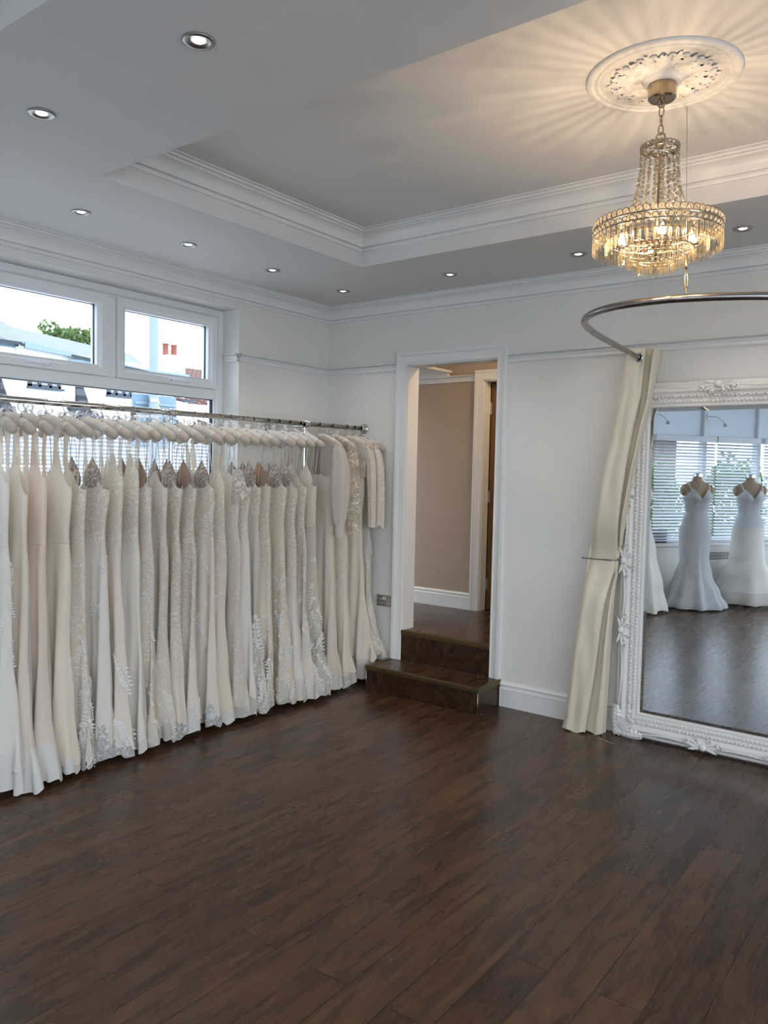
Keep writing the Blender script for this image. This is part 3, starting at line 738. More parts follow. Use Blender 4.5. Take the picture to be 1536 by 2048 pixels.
m = MB(); m.box((MX0 + .03 - OX, -.012, MZ0 + .03), (MX1 - .03 - OX, 0, MZ1 - .03)); m.build('backing_board', M_DARKP, mir)
SIDES = [(MX0, MZ0, 1, 0, 0, 1, MX1 - MX0), (MX1, MZ0, 0, 1, -1, 0, MZ1 - MZ0), (MX1, MZ1, -1, 0, 0, -1, MX1 - MX0), (MX0, MZ1, 0, -1, 1, 0, MZ1 - MZ0)]
for si, (cx, cz, ux, uz, ix, iz, Ls) in enumerate(SIDES):
    def SP(s, o, t): return Vector(MP(cx + ux * s + ix * o, cz + uz * s + iz * o, t))
    U, I, N = Vector((ux, 0, uz)), Vector((ix, 0, iz)), Vector((0, -1, 0))
    carts = [Ls / 2 - .215, Ls / 2 + .215] if si in (0, 2) else [Ls / 2 - .425, Ls / 2, Ls / 2 + .425]
    m = MB(); s = .16
    while s < Ls - .155: m.ball(SP(s, .119, .052), .0072, 7, 5); s += .0225
    m.build('bead_row', M_FRAME, mir, True)
    m = MB(); s = .17; j = 0
    while s < Ls - .165:
        m.tube([SP(s - .010, .089 + .007 * (-1) ** j, .051), SP(s, .089, .057), SP(s + .010, .089 - .007 * (-1) ** j, .051)], [.0025, .0068, .0025], 6); s += .0225; j += 1
    m.build('leaf_band', M_FRAME, mir, True)
    # serpentine roped crest between the ornaments
    stops = [.145] + carts + [Ls - .145]; pts = []
    for a, b in zip(stops, stops[1:]):
        for i in range(40):
            u = i / 40; pts.append(SP(lerp(a, b, u), .016 + .026 * math.sin(PI * u) ** 1.0 * (.9 if len(stops) > 3 else 1), .040 + .016 * math.sin(PI * u)))
    m = MB(); m.tube(pts, [.0075 + .0018 * math.sin(i * 2.2) for i in range(len(pts))], 7); m.build('rope_crest', M_FRAME, mir, True)
    for s in carts:
        m = MB(); c = SP(s, .024, .056)
        m.ball(c + I * .004 + N * .010, .021, 9, 7, (1, .8, 1.0))
        for sg in (-1, 1):
            for kk, (an, L_) in enumerate(((.15, .092), (.55, .075), (1.0, .056), (-.25, .075))):
                d = (U * sg * math.cos(an) + I * math.sin(an)).normalized(); sd = d.cross(N)
                leaf(m, c + U * sg * .008, d, sd, N, L_, .0105, 3, .016, .012, 12, 4)
            scroll(m, c + U * sg * .088 + I * .024, U * sg, I, N * 1.5, .020, 1.1, .0068, -1.2)
            scroll(m, c + U * sg * .032 + I * .046, U * sg, I, N * 1.5, .016, 1.0, .006, -1.6)
        m.build('cartouche', M_FRAME, mir, True)
for cx, cz, sx, sz in ((MX0, MZ0, 1, 1), (MX1, MZ0, -1, 1), (MX1, MZ1, -1, -1), (MX0, MZ1, 1, -1)):
    m = MB(); c = Vector(MP(cx + sx * .035, cz + sz * .035, .050)); N = Vector((0, -1, 0)); X = Vector((sx, 0, 0)); Z = Vector((0, 0, sz))
    for d, sd in ((X, Z), (Z, X)):
        leaf(m, c - sd * .016 - d * .02, d, sd, N, .175, .036, 7, .020, .028, 28, 8, .009)
        leaf(m, c - sd * .034 + d * .0, d, sd, N * .8, .150, .020, 6, .008, .018, 24, 6, .008)
        for kk, (a, b, r) in enumerate(((.085, .055, .013), (.115, .062, .015), (.145, .056, .012), (.168, .064, .010), (.06, .072, .012))): rosette(m, c + d * a + sd * b + N * .006, N, r)
        scroll(m, c + d * .185 + sd * .055, d, sd, N, .014, 1.0, .004, 2.5)
    for kk in range(7):      # shell
        an = (kk - 3) * .27 + PI / 4; d = X * math.cos(an) + Z * math.sin(an); leaf(m, c + X * .004 + Z * .004 + N * .014, d, d.cross(N), N, .085, .014, 2, .022, .016, 12, 4)
    leaf(m, c - X * .035 - Z * .035, (X + Z).normalized(), (X - Z).normalized(), N, .075, .034, 4, .01, .02, 16, 8, .006)
    m.build('corner_ornament', M_FRAME, mir, True)

# ------------------------------------------------------------------ changing-area rail, curtain and hold-back
def catmull(P, n):
    P = [Vector(p) for p in P]; P = [P[0] * 2 - P[1]] + P + [P[-1] * 2 - P[-2]]; out = []
    for i in range(1, len(P) - 2):
        for k_ in range(n):
            t = k_ / n; a, b, c, d = P[i - 1:i + 3]
            out.append(.5 * ((2 * b) + (c - a) * t + (2 * a - 5 * b + 4 * c - d) * t * t + (3 * b - a - 3 * c + d) * t ** 3))
    out.append(P[-2]); return out
RLZ = 2.285
rl = thing('curtain_rail', 'bronze grey curved changing-area rail hung from the ceiling by a thin wire', 'curtain rail', (2.546, 0, RLZ))
pts = [(2.546, -.004), (2.566, -.2), (2.603, -.55), (2.640, -.92), (2.664, -1.10), (2.690, -1.24), (2.735, -1.385), (2.814, -1.51), (2.915, -1.595), (3.035, -1.638), (3.174, -1.644), (3.252, -1.630), (3.382, -1.584), (3.517, -1.51), (3.64, -1.40), (3.74, -1.23), (3.79, -1.0), (3.82, -.6), (3.85, -.004)]
m = MB(); m.tube([Vector((x - 2.546, y, 0)) for x, y, _ in catmull([(x, y, 0) for x, y in pts], 8)], .0155, 14); m.build('rail_tube', M_GUN, rl, True)
for x in (0, 3.85 - 2.546):
    m = MB(); m.lathe([(.0005, -.016), (.020, -.016), (.022, -.010), (.033, -.006), (.034, 0)], (x, 0, 0), 20, 'y'); m.build('wall_socket', M_GUN, rl, True, 40)
wb, wt = Vector((3.252 - 2.546, -1.632, 0)), Vector((3.195 - 2.546, -1.529, TOPC - RLZ))
d = (wt - wb).normalized()
m = MB(); m.tube([wb + d * .125, wt], .0013, 5); m.build('suspension_wire', M_NICKEL, rl, True)
m = MB(); m.tube([wb + d * .010, wb + d * .045], .0035, 8); m.tube([wb + d * .118, wb + d * .155], .006, 10); m.tube([wb + d * .045, wb + d * .05 + Vector((.004, 0, 0)), wb + d * .085 + Vector((.005, 0, 0)), wb + d * .118], .0014, 5); m.tube([wb + d * .045, wb + d * .05 - Vector((.004, 0, 0)), wb + d * .085 - Vector((.005, 0, 0)), wb + d * .118], .0014, 5)
m.tube([wb + d * .042 - Vector((.010, 0, 0)), wb + d * .042 + Vector((.002, 0, 0))], .003, 6); m.build('turnbuckle', M_GOLD, rl, True)
cu = thing('curtain', 'cream silk eyelet curtain drawn aside over the left edge of the big mirror', 'curtain', (2.36, -.12, 0))
XL = [(2.34, 2.495), (2.24, 2.478), (2.03, 2.44), (1.82, 2.40), (1.56, 2.352), (1.26, 2.308), (1.08, 2.268), (.79, 2.248), (.43, 2.205), (.07, 2.172), (0, 2.155)]
XM = [(2.34, 2.605), (2.07, 2.585), (1.87, 2.545), (1.65, 2.512), (1.45, 2.488), (1.27, 2.468), (1.09, 2.440), (.98, 2.430), (.68, 2.392), (.37, 2.360), (0, 2.312)]
XR = [(2.34, 2.668), (2.0, 2.618), (1.8, 2.575), (1.61, 2.538), (1.27, 2.486), (1.09, 2.452), (.77, 2.438), (.42, 2.425), (.0, 2.412)]
def lin_t(tab, z):
    for a, b in zip(tab, tab[1:]):
        if z >= b[0]: return lerp(a[1], b[1], max(0, min(1, (a[0] - z) / (a[0] - b[0]))))
    return tab[-1][1]
rows = []
NZ = 120
for i in range(NZ + 1):
    z = lerp(2.338, .006, i / NZ); xl, xm, xr = lin_t(XL, z), lin_t(XM, z), lin_t(XR, z)
    g = math.exp(-((z - 1.085) / .16) ** 2); dd = 1 - .45 * g; wv = noise.noise(Vector((0, 1.3, z * 3))) * .012
    cp = [(lerp(xl, xm, .3), -.085), (xl + .004, -.125), (xl, -.15 * dd - .02), (lerp(xl, xm, .22), -.205 * dd - .01 + wv), (lerp(xl, xm, .50), -.20 * dd + .6 * wv - .008), (lerp(xl, xm, .82), -.205 * dd - wv), (xm, -.19 * dd), (lerp(xm, xr, .05) - .012, -.165 * dd),
          (lerp(xl, xm, .6), -.14 * dd), (lerp(xm, xr, .35), -.155 * dd), (lerp(xm, xr, .72), -.17 * dd + wv), (xr, -.15 * dd), (lerp(xm, xr, .75), -.125 * dd), (lerp(xl, xm, .55), -.11), (lerp(xm, xr, .5), -.10), (xr - .008, -.085), (xr - .03, -.062), (lerp(xl, xm, .6), -.058)]
    sp = catmull([(x, y, 0) for x, y in cp], 7); row = []
    for j, p in enumerate(sp):
        n_ = noise.noise(Vector((p.x * 9, j * .13, z * 4.5))) * .0075 * (1.2 - g); zz = z + (.006 * math.sin(j * .35) if i == NZ else 0)
        row.append((p.x - 2.36, p.y + .12 + n_, zz))
    rows.append(row)
m = MB(); m.loft(rows, False); m.build('curtain_cloth', M_CURT, cu, True)
m = MB()   # stitched side hem of the front panel
m.tube([(lin_t(XL, z) + .016 - 2.36, -.155 * (1 - .45 * math.exp(-((z - 1.085) / .16) ** 2)) - .03 + .12, z) for z in [lerp(2.33, .02, i / 60) for i in range(61)]], .0016, 5); m.build('side_hem', M_CURT, cu, True)
for y, x in ((-.200, 2.566), (-.145, 2.561), (-.09, 2.555)):
    m = MB(); m.ring((x - 2.36, y + .12 - .004, RLZ), .0245, .0048, 28, 8, 'y'); m.build('eyelet', M_CHROME, cu, True)
    if y < -.19:
        m = MB(); m.lathe([(.0165, 0), (.0225, -.001)], (x - 2.36, y + .12 - .003, RLZ), 24, 'y'); m.build('eyelet_hole', M_DARKP, cu, True)
tb = thing('curtain_holdback', 'thin metal hold-back arm pinning the cream curtain to the wall', 'curtain tieback', (2.455, 0, 1.088))
m = MB(); m.tube([(0.012, 0, 0), (.012, -.175, 0), (.004, -.186, 0), (-.02, -.190, 0), (-.192, -.192, 0), (-.198, -.185, 0), (-.198, -.165, 0)], .0042, 8); m.build('arm', M_GUN, tb, True)
m = MB(); m.lathe([(.0005, -.008), (.018, -.008), (.020, 0)], (.012, 0, 0), 18, 'y'); m.build('wall_rose', M_GUN, tb, True, 40)
m = MB(); m.ball((-.03, -.192, 0), .006, 8, 6); m.ball((-.012, -.190, 0), .006, 8, 6); m.build('hinge_pin', M_GUN, tb, True)
th = thing('loose_thread', 'pale loose thread curled on the floor beside the mirror foot', 'thread', (2.40, -.16, 0))
m = MB(); m.tube(catmull([(-.01, .03, .012), (0, 0, .004), (.02, -.05, .003), (.06, -.075, .003), (.12, -.09, .003)], 8), .0011, 5); m.build('strand', F_RIB, th, True)

# ------------------------------------------------------------------ ceiling rose and chandelier
CX, CY = 3.19, -1.81
ro = thing('ceiling_rose', 'round white plaster ceiling rose with acanthus leaves above the chandelier', 'ceiling rose', (CX, CY, TOPC))
m = MB(); m.lathe([(.272, 0), (.272, -.006), (.266, -.012), (.252, -.013), (.247, -.007), (.239, -.007), (.236, -.011), (.228, -.012), (.222, -.007), (.216, -.009), (.208, -.006), (.12, -.006), (.075, -.012), (.068, -.024), (.058, -.030), (.0005, -.030)], n=72); m.build('moulded_disc', M_PLAS, ro, True, 50)
for k_ in range(10):
    m = MB(); a = 2 * PI * k_ / 10; d = Vector((math.cos(a), math.sin(a), 0)); s_ = Vector((-math.sin(a), math.cos(a), 0)); N = Vector((0, 0, -1))
    leaf(m, d * .065 + N * .006, d, s_, N, .125, .030, 4, .007, .011, 20, 8, .004)
    scroll(m, d * .17 + s_ * .028 + N * .004, s_, d, N, .018, 1.1, .005, 3); scroll(m, d * .17 - s_ * .028 + N * .004, -s_, d, N, .018, 1.1, .005, 3)
    a2 = a + PI / 10; d2 = Vector((math.cos(a2), math.sin(a2), 0)); s2 = Vector((-math.sin(a2), math.cos(a2), 0)); leaf(m, d2 * .09 + N * .005, d2, s2, N, .11, .018, 3, .004, .008, 16, 6, .003)
    m.build('acanthus_leaf', M_PLAS, ro, True)
ch = thing('chandelier', 'lit tiered crystal basket chandelier hanging on a chain from the plaster rose', 'chandelier', (CX, CY, 2.34))
Z0 = 2.34
def Zc(z): return z - Z0
m = MB(); m.lathe([(.0005, Zc(2.978)), (.012, Zc(2.976)), (.044, Zc(2.976)), (.050, Zc(2.982)), (.051, Zc(3.026)), (.049, Zc(3.030))], n=36); m.build('canopy', M_CHAND, ch, True, 35)
m = MB(); m.ring((0, 0, Zc(2.962)), .012, .003, 20, 6, 'y'); m.lathe([(.005, Zc(2.968)), (.005, Zc(2.978))], n=10)
z = 2.935; j = 0
while z > 2.855:
    pts = [(.0085 * math.cos(t), 0, .019 * math.sin(t)) for t in [2 * PI * q / 14 for q in range(15)]]
    if j % 2: pts = [(0, x, zz) for x, _, zz in pts]
    m.tube([(x, y, zz + Zc(z)) for x, y, zz in pts], .0026, 6, False); z -= .0325; j += 1
m.ring((0, 0, Zc(2.843)), .016, .0034, 22, 6, 'y'); m.build('chain', M_CHAND, ch, True)
m = MB(); m.tube([(0, 0, Zc(2.828)), (0, 0, Zc(2.40))], .005, 8); m.lathe([(.0005, Zc(2.815)), (.014, Zc(2.812)), (.010, Zc(2.795)), (.004, Zc(2.78))], n=14); m.ball((0, 0, Zc(2.455)), .022, 12, 8); m.build('stem', M_CHAND, ch, True)
def hoop(r, z, name='hoop', rr=.0028):
    m = MB(); m.ring((0, 0, Zc(z)), r, rr, 56, 6); return m.build(name, M_CHAND, ch, True)
hoop(.068, 2.795); hoop(.225, 2.512); hoop(.225, 2.486); hoop(.132, 2.437); hoop(.180, 2.47); hoop(.100, 2.412); hoop(.064, 2.392)
for k_ in range(6):
    a = 2 * PI * k_ / 6
    m = MB(); m.tube([(.01 * math.cos(a), .01 * math.sin(a), Zc(2.455)), (.225 * math.cos(a), .225 * math.sin(a), Zc(2.487))], .003, 6); m.build('spoke', M_CHAND, ch, True)
    m = MB(); m.tube([(.02 * math.cos(a), .02 * math.sin(a), Zc(2.80)), (.068 * math.cos(a), .068 * math.sin(a), Zc(2.795))], .0022, 5); m.build('crown_spoke', M_CHAND, ch, True)
def bead(m, c, r, a):     # flat faceted bead facing outwards
    d = Vector((math.cos(a), math.sin(a), 0)); t = Vector((-math.sin(a), math.cos(a), 0)); c = Vector(c); n = 8
    ring_ = [c + t * (r * math.cos(2 * PI * k / n)) + Vector((0, 0, r * math.sin(2 * PI * k / n))) for k in range(n)]
    m.add(ring_ + [c + d * r * .62, c - d * r * .62], [(k, (k + 1) % n, n) for k in range(n)] + [((k + 1) % n, k, n + 1) for k in range(n)])
def beadring(r, z, n, br):
    m = MB(); mt = MB()
    for k_ in range(n):
        a = 2 * PI * k_ / n; p = (r * math.cos(a), r * math.sin(a), Zc(z)); bead(m, p, br, a)
        d = Vector((math.cos(a), math.sin(a), 0)); t = Vector((-math.sin(a), math.cos(a), 0)); c = Vector(p)
        mt.tube([c + t * (br * 1.08 * math.cos(q)) + Vector((0, 0, br * 1.08 * math.sin(q))) for q in [2 * PI * w / 10 for w in range(11)]], .0018, 4, False)
    b = m.build('bead_ring', M_CBEAD, ch); mt.build('bead_mounts', M_CHAND, b, True)
beadring(.068, 2.806, 26, .0078); beadring(.226, 2.524, 58, .0115); beadring(.226, 2.497, 54, .0085)
SB = [(2.795, .066), (2.72, .069), (2.66, .077), (2.60, .091), (2.555, .108), (2.515, .135), (2.49, .165)]
m = MB(); z = 2.788; j = 0; md = MB()
while z > 2.50:
    r = interp(SB, z)[0]; bead(m, (r, 0, Zc(z)), .0084, .6 * math.sin(j * 1.7)); z -= .0172; j += 1
st0 = m.build('bead_strand', M_CBEAD, ch)
for k_ in range(1, 18):
    o = st0.copy(); COL.objects.link(o); o.parent = ch; o.rotation_euler = (0, 0, 2 * PI * k_ / 18)
def dropm(L_, w):
    m = MB(); n = 6
    rg = [(w * .3, 0), (w * .75, -.10 * L_), (w, -.30 * L_), (w * .92, -.78 * L_)]
    m.loft([[(r * .7 * math.cos(2 * PI * k / n), r * math.sin(2 * PI * k / n), z) for k in range(n)] for r, z in rg], True, True, False)
    o = len(m.v); m.add([(0, 0, -L_)], []); m.f += [(o - n + k, o - n + (k + 1) % n, o) for k in range(n)]
    return m
d0 = None
def drops_parts(r, z, n, L_, w):
    d0 = None
    for k_ in range(n):
        a = 2 * PI * k_ / n
        if d0 is None: o = d0 = dropm(L_, w).build('crystal_drop', M_CRYS, ch)
        else: o = d0.copy(); COL.objects.link(o); o.parent = ch
        o.location = (r * math.cos(a), r * math.sin(a), Zc(z)); o.rotation_euler = (0, 0, a)
drops_parts(.226, 2.486, 58, .068, .0068); drops_parts(.132, 2.437, 40, .048, .0062)
m = MB()
for r, z, n, L_, w in ((.180, 2.468, 44, .05, .006), (.100, 2.412, 32, .046, .0058), (.064, 2.392, 22, .046, .0056), (.03, 2.385, 10, .04, .005)):
    for k_ in range(n):
        a = 2 * PI * k_ / n; q = dropm(L_, w); q.xf(Matrix.Translation((r * math.cos(a), r * math.sin(a), Zc(z))) @ Matrix.Rotation(a, 4, 'Z')); m.add(q.v, q.f)
o = m.build('inner_crystal_drops', M_CRYS, ch); o['kind'] = 'stuff'
for k_ in range(4):
    a = 2 * PI * (k_ + .30) / 4; c = (.125 * math.cos(a), .125 * math.sin(a))
    m = MB(); m.tube([(.015 * math.cos(a), .015 * math.sin(a), Zc(2.452)), (.07 * math.cos(a), .07 * math.sin(a), Zc(2.435)), (*c, Zc(2.444))], .003, 6); m.lathe([(.004, Zc(2.440)), (.012, Zc(2.444)), (.009, Zc(2.450)), (.0085, Zc(2.456))], (*c, 0), 12); ar = m.build('arm', M_CHAND, ch, True)
    L = bpy.data.lights.new('candle_glow', 'POINT'); L.energy = 4.7; L.color = (1, .71, .43); L.shadow_soft_size = .007
    lo = bpy.data.objects.new('candle_glow', L); lo.location = (CX + c[0], CY + c[1], 2.474); COL.objects.link(lo)
    m = MB(); m.lathe([(.004, Zc(2.452)), (.011, Zc(2.459)), (.0135, Zc(2.468)), (.010, Zc(2.482)), (.003, Zc(2.496)), (.0004, Zc(2.500))], (*c, 0), 12); m.build('candle_bulb', M_ENV, ar, True)

# ------------------------------------------------------------------ dress rail
RX, RZR = .378, 1.912
dr_ = thing('dress_rail', 'long chrome wall-mounted dress rail running along the window wall', 'clothes rail', (RX, -1.6, RZR))
m = MB(); m.tube([(0, -2.2, -.004), (0, 1.597, .004)], .0165, 18); m.build('rail_tube', M_RAILC, dr_, True)
m = MB(); m.lathe([(.0005, 1.599), (.036, 1.599), (.037, 1.594), (.030, 1.589), (.021, 1.585), (.020, 1.560), (.0152, 1.557)], (0, 0, .004), 24, 'y'); m.build('end_flange', M_CHROME, dr_, True, 40)
for yp in (-1.82, -.665):
    y = yp + 1.6
    m = MB(); m.ring((0, y, 0), .021, .006, 20, 8, 'y'); m.ring((0, y + .022, 0), .019, .004, 20, 8, 'y'); m.lathe([(.018, y - .014), (.019, y - .012), (.019, y + .034), (.018, y + .036)], (0, 0, 0), 20, 'y'); m.build('clamp', M_CHROME, dr_, True, 40)
    m = MB(); m.tube([(-.015, y, -.012), (-RX + .012, y, -.012)], .011, 10); m.box((-RX + .003, y - .02, -.05), (-RX + .014, y + .02, .026), .003); m.build('wall_arm', M_CHROME, dr_, True, 40)
    m = MB(); m.tube([(-.02, y + .012, -.02), (-.02, y + .012, -RZR + .004)], .0125, 12); m.lathe([(.0005, -RZR + .012), (.03, -RZR + .010), (.034, -RZR + .002)], (-.02, y + .012, 0), 18); m.build('post', M_CHROME, dr_, True, 40)

# ------------------------------------------------------------------ padded hangers
def hz(x):      # centre line of the padded arm below the rail centre
    return -.083 - .072 * (abs(x) / .2) ** 1.55
def make_hanger(name, pad, tipm):
    h = empty(name)
    m = MB(); xs = [-.186 + .372 * i / 44 for i in range(45)]
    m.tube([(x, 0, hz(x)) for x in xs], [(.0225 + .0045 * math.sin(PI * min(1, abs(x) / .2))) * (1 + .035 * math.sin(x * 900)) for x in xs], 14, flat=1.0, ref=(0, 0, 1)); m.build('padded_arm', pad, h, True)
    for sg in (-1, 1):
        m = MB(); q = [(.158, .0262), (.172, .0272), (.186, .0268), (.197, .0245), (.206, .0205), (.213, .014), (.217, .007), (.218, .0008)]
        m.tube([(sg * x, 0, hz(x)) for x, r in q], [r for x, r in q], 14, ref=(0, 0, 1)); m.build('shaded_end', tipm, h, True)  # separate end piece carrying the painted shade
        m = MB(); m.tube([(sg * .122, 0, hz(.122) + .022), (sg * .122, 0, hz(.122) + .036)], .0022, 6); m.ball((sg * .122, 0, hz(.122) + .036), .0052, 8, 5, (1, 1, .6)); m.build('strap_peg', M_NICKEL, h, True)
    m = MB(); pts = [(.0185 * math.cos(t), 0, .0185 * math.sin(t)) for t in [math.radians(-35 + 205 * i / 20) for i in range(21)]]
    pts += [(-.017, 0, -.014), (-.009, 0, -.028), (-.001, 0, -.038), (0, 0, -.05), (0, 0, hz(0) + .01)]; m.tube(pts, .0021, 8); m.build('hook', M_GOLD, h, True)
    return h
def ribbon(m, pts, w, wd=(0, 1, 0)):
    wd = Vector(wd); m.loft([[Vector(p) - wd * w * .5, Vector(p) + wd * w * .5] for p in pts], False)
def make_bow(k_):
    rr = random.Random(k_); m = MB()
    for sg in (-1, 1):
        a = rr.uniform(-.5, .7); L_ = rr.uniform(.035, .055); pts = []
        for i in range(15):
            t = 2 * PI * i / 14; u = L_ * .5 * (1 - math.cos(t)); v = L_ * .34 * math.sin(t)
            pts.append((sg * (u * math.cos(a) - v * math.sin(a)), sg * .012 * math.sin(t / 2), -.052 + u * math.sin(a) + v * math.cos(a)))
        ribbon(m, pts, .013, (.2, 1, .3 * sg))
        b = rr.uniform(-.9, .1); T = rr.uniform(.05, .085)
        ribbon(m, [(sg * T * u * math.cos(b * (1 - .4 * u)), sg * .02 * u, -.052 + T * u * math.sin(b) + .012 * math.sin(u * 5)) for u in [i / 8 for i in range(9)]], .014, (.3, 1, .2))
    m.ball((0, 0, -.052), .008, 8, 6); return m
hg_w = make_hanger('padded_hanger', F_PAD, F_TIP); hg_b = make_hanger('padded_hanger', F_PADW, F_TIP); reg(hg_w); reg(hg_b)
bows = []
HY = [-2.885, -2.798, -2.708, -2.600, -2.496, -2.381, -2.274, -2.174, -2.081, -1.964, -1.868, -1.775, -1.646, -1.565, -1.446, -1.359, -1.261, -1.165, -1.029, -.925, -.818, -.712, -.514, -.371, -.211, -.122, -.045]
HA = [2, 2, 4, 9, 5, 13, 5, 8, 4, 0, -1, 4, 8, 12, 15, 11, 6, 7, 9, 8, 2, 0, -3, -1, 11, 10, 7]

# ------------------------------------------------------------------ gowns on the rail
def sgnpow(v, p): return math.copysign(abs(v) ** p, v)
class Gown:
    def __init__(s, seed, Wb=.152, Ww=.140, Wh=.152, flare=.198, D=.04, hem=.09, pleat=.023, sway=0.0, knee=.158):
        r = random.Random(seed); s.r = r
        Wb *= r.uniform(.95, 1.07); Ww *= r.uniform(.94, 1.1); Wh *= r.uniform(.95, 1.1); knee *= r.uniform(.94, 1.1); sway += r.uniform(-.012, .02)
        s.tab = [(1.62, Wb * .96, D * .8), (1.48, Wb, D * .95), (1.24, Ww, D * .72), (1.04, Wh, D * .95), (.72, knee, D), (.36, lerp(knee, flare, .45), D * 1.2), (hem, flare, D * 1.45)]
        s.hem = hem; s.A = pleat; s.k = r.uniform(40, 62); s.ph = r.uniform(0, 6); s.ph2 = r.uniform(0, 6); s.ph3 = r.uniform(0, 6); s.sway = sway; s.seed = seed
        s.hk = r.choice([2, 3]); s.hp = r.uniform(0, 6); s.ha = r.uniform(.012, .028)
    def P(s, a, z, grow=1.0):
        W, D = interp(s.tab, z); ca, sa = math.cos(a), math.sin(a)
        f = max(0, min(1, (1.36 - z) / 1.25)); f = f ** .95
        x = W * grow * sgnpow(ca, .85) * (1 + .05 * f * math.cos(5 * a + s.ph))
        y = D * grow * sgnpow(sa, .8)
        bow = noise.noise(Vector((x * 9 + s.seed * 3.1, 0, z * 1.6))) * .010 * min(1, max(0, (1.6 - z) * 2))
        y += s.A * f * (math.sin(s.k * x + s.ph + 1.1 * math.sin(z * 2 + s.ph2)) + .5 * math.sin(s.k * 1.9 * x + s.ph2)) * (.55 + .45 * abs(sa)) + bow
        x += .004 * f * math.sin(6 * z + 4 * a + s.ph3) + s.sway * f * f
        return Vector((x, y, z))
    def hemz(s, a): return s.hem + s.ha * math.sin(s.hk * a + s.hp) + .010 * math.sin(7 * a + s.ph)
    def rim(s, a, neck):
        x = math.cos(a) * s.tab[0][1]; front = math.sin(a) < .12
        if neck in ('spag', 'off'):
            z = 1.462
            if front: z += .105 * math.exp(-((abs(x) - .072) / .050) ** 2)
            else: z += .03 * (abs(x) / .16) ** 2
        elif neck == 'scoop':
            z = 1.455 + .20 * math.exp(-((abs(x) - .108) / .042) ** 2) + (.012 if front else -.02)
        elif neck == 'vee':
            z = 1.46 + .17 * min(1, abs(x) / .10) if front else 1.40 + .2 * min(1, abs(x) / .10)
            z = min(z, 1.66); z -= .17 * max(0, (abs(x) - .108) / .045)
        else: z = 1.56
        return z
def skirt_mesh(g, z0, NA=84, NR=44):
    rows = []
    for j in range(NR + 1):
        row = []
        for i in range(NA):
            a = 2 * PI * i / NA; u = j / NR; u = u ** .95; z = lerp(z0, g.hemz(a), u); row.append(g.P(a, z))
        rows.append(row)
    m = MB(); m.loft(rows); return m, rows[-1]
def applique(g, n, zlo, zhi, size, seed, dens=1.0):
    """embroidered leaf sprays and blossoms lying on the skirt"""
    r = random.Random(seed); m = MB()
    def surf(a, z): 
        p = g.P(a, z); q = g.P(a, z); n_ = (g.P(a + .03, z) - p).cross(g.P(a, z + .01) - p); n_ = n_.normalized() if n_.length > 1e-9 else Vector((1, 0, 0))
        c = Vector((math.cos(a), math.sin(a) * 2, 0)); n_ = n_ if n_.dot(c) > 0 else -n_
        return p, n_
    def put(a, z, du, dz, L_, w):     # one leaf
        p, n_ = surf(a, z); al = Vector((0, 0, 1)); t = n_.cross(al).normalized(); al = t.cross(n_).normalized()
        d = (t * du + al * dz).normalized(); sd = n_.cross(d)
        b = p + n_ * .003; m.add([b, b + d * L_ * .4 + sd * w + n_ * .001, b + d * L_ + n_ * .003, b + d * L_ * .4 - sd * w + n_ * .001, b + d * L_ * .45 + n_ * .004], [(0, 1, 4), (1, 2, 4), (2, 3, 4), (3, 0, 4)])
    for _ in range(n):
        a = r.uniform(-1.9, .5); z = zlo + (zhi - zlo) * r.random() ** 1.8; th = r.uniform(.2, 1.3) * r.choice([1, -1]); L_ = r.uniform(4, 8); cv = r.uniform(-.12, .12)
        for k in range(int(L_)):
            W = interp(g.tab, z)[0]; th += cv; st = size * .75
            z2 = z + st * math.cos(th * .6); a2 = a + st * math.sin(th) / W * .6
            if z2 > zhi + .1: break
            for sg in (-1, 1): put(a, z, math.sin(th + sg * .9), math.cos(th + sg * .9), size * r.uniform(.7, 1.1), size * .23)
            a, z = a2, z2
        for k in range(5):
            q = 2 * PI * k / 5; put(a, z, math.sin(q), math.cos(q), size * .55, size * .22)
    return m
def cup_mesh(x, y):
    m = MB(); prof = [(.003, .112), (.012, .092), (.030, .066), (.050, .030), (.060, -.005), (.055, -.04), (.034, -.062), (.002, -.072)]
    m.lathe(prof, n=18); m.v = [(x + p[0], y + p[1] * .46, 1.527 + p[2]) for p in m.v]; return m
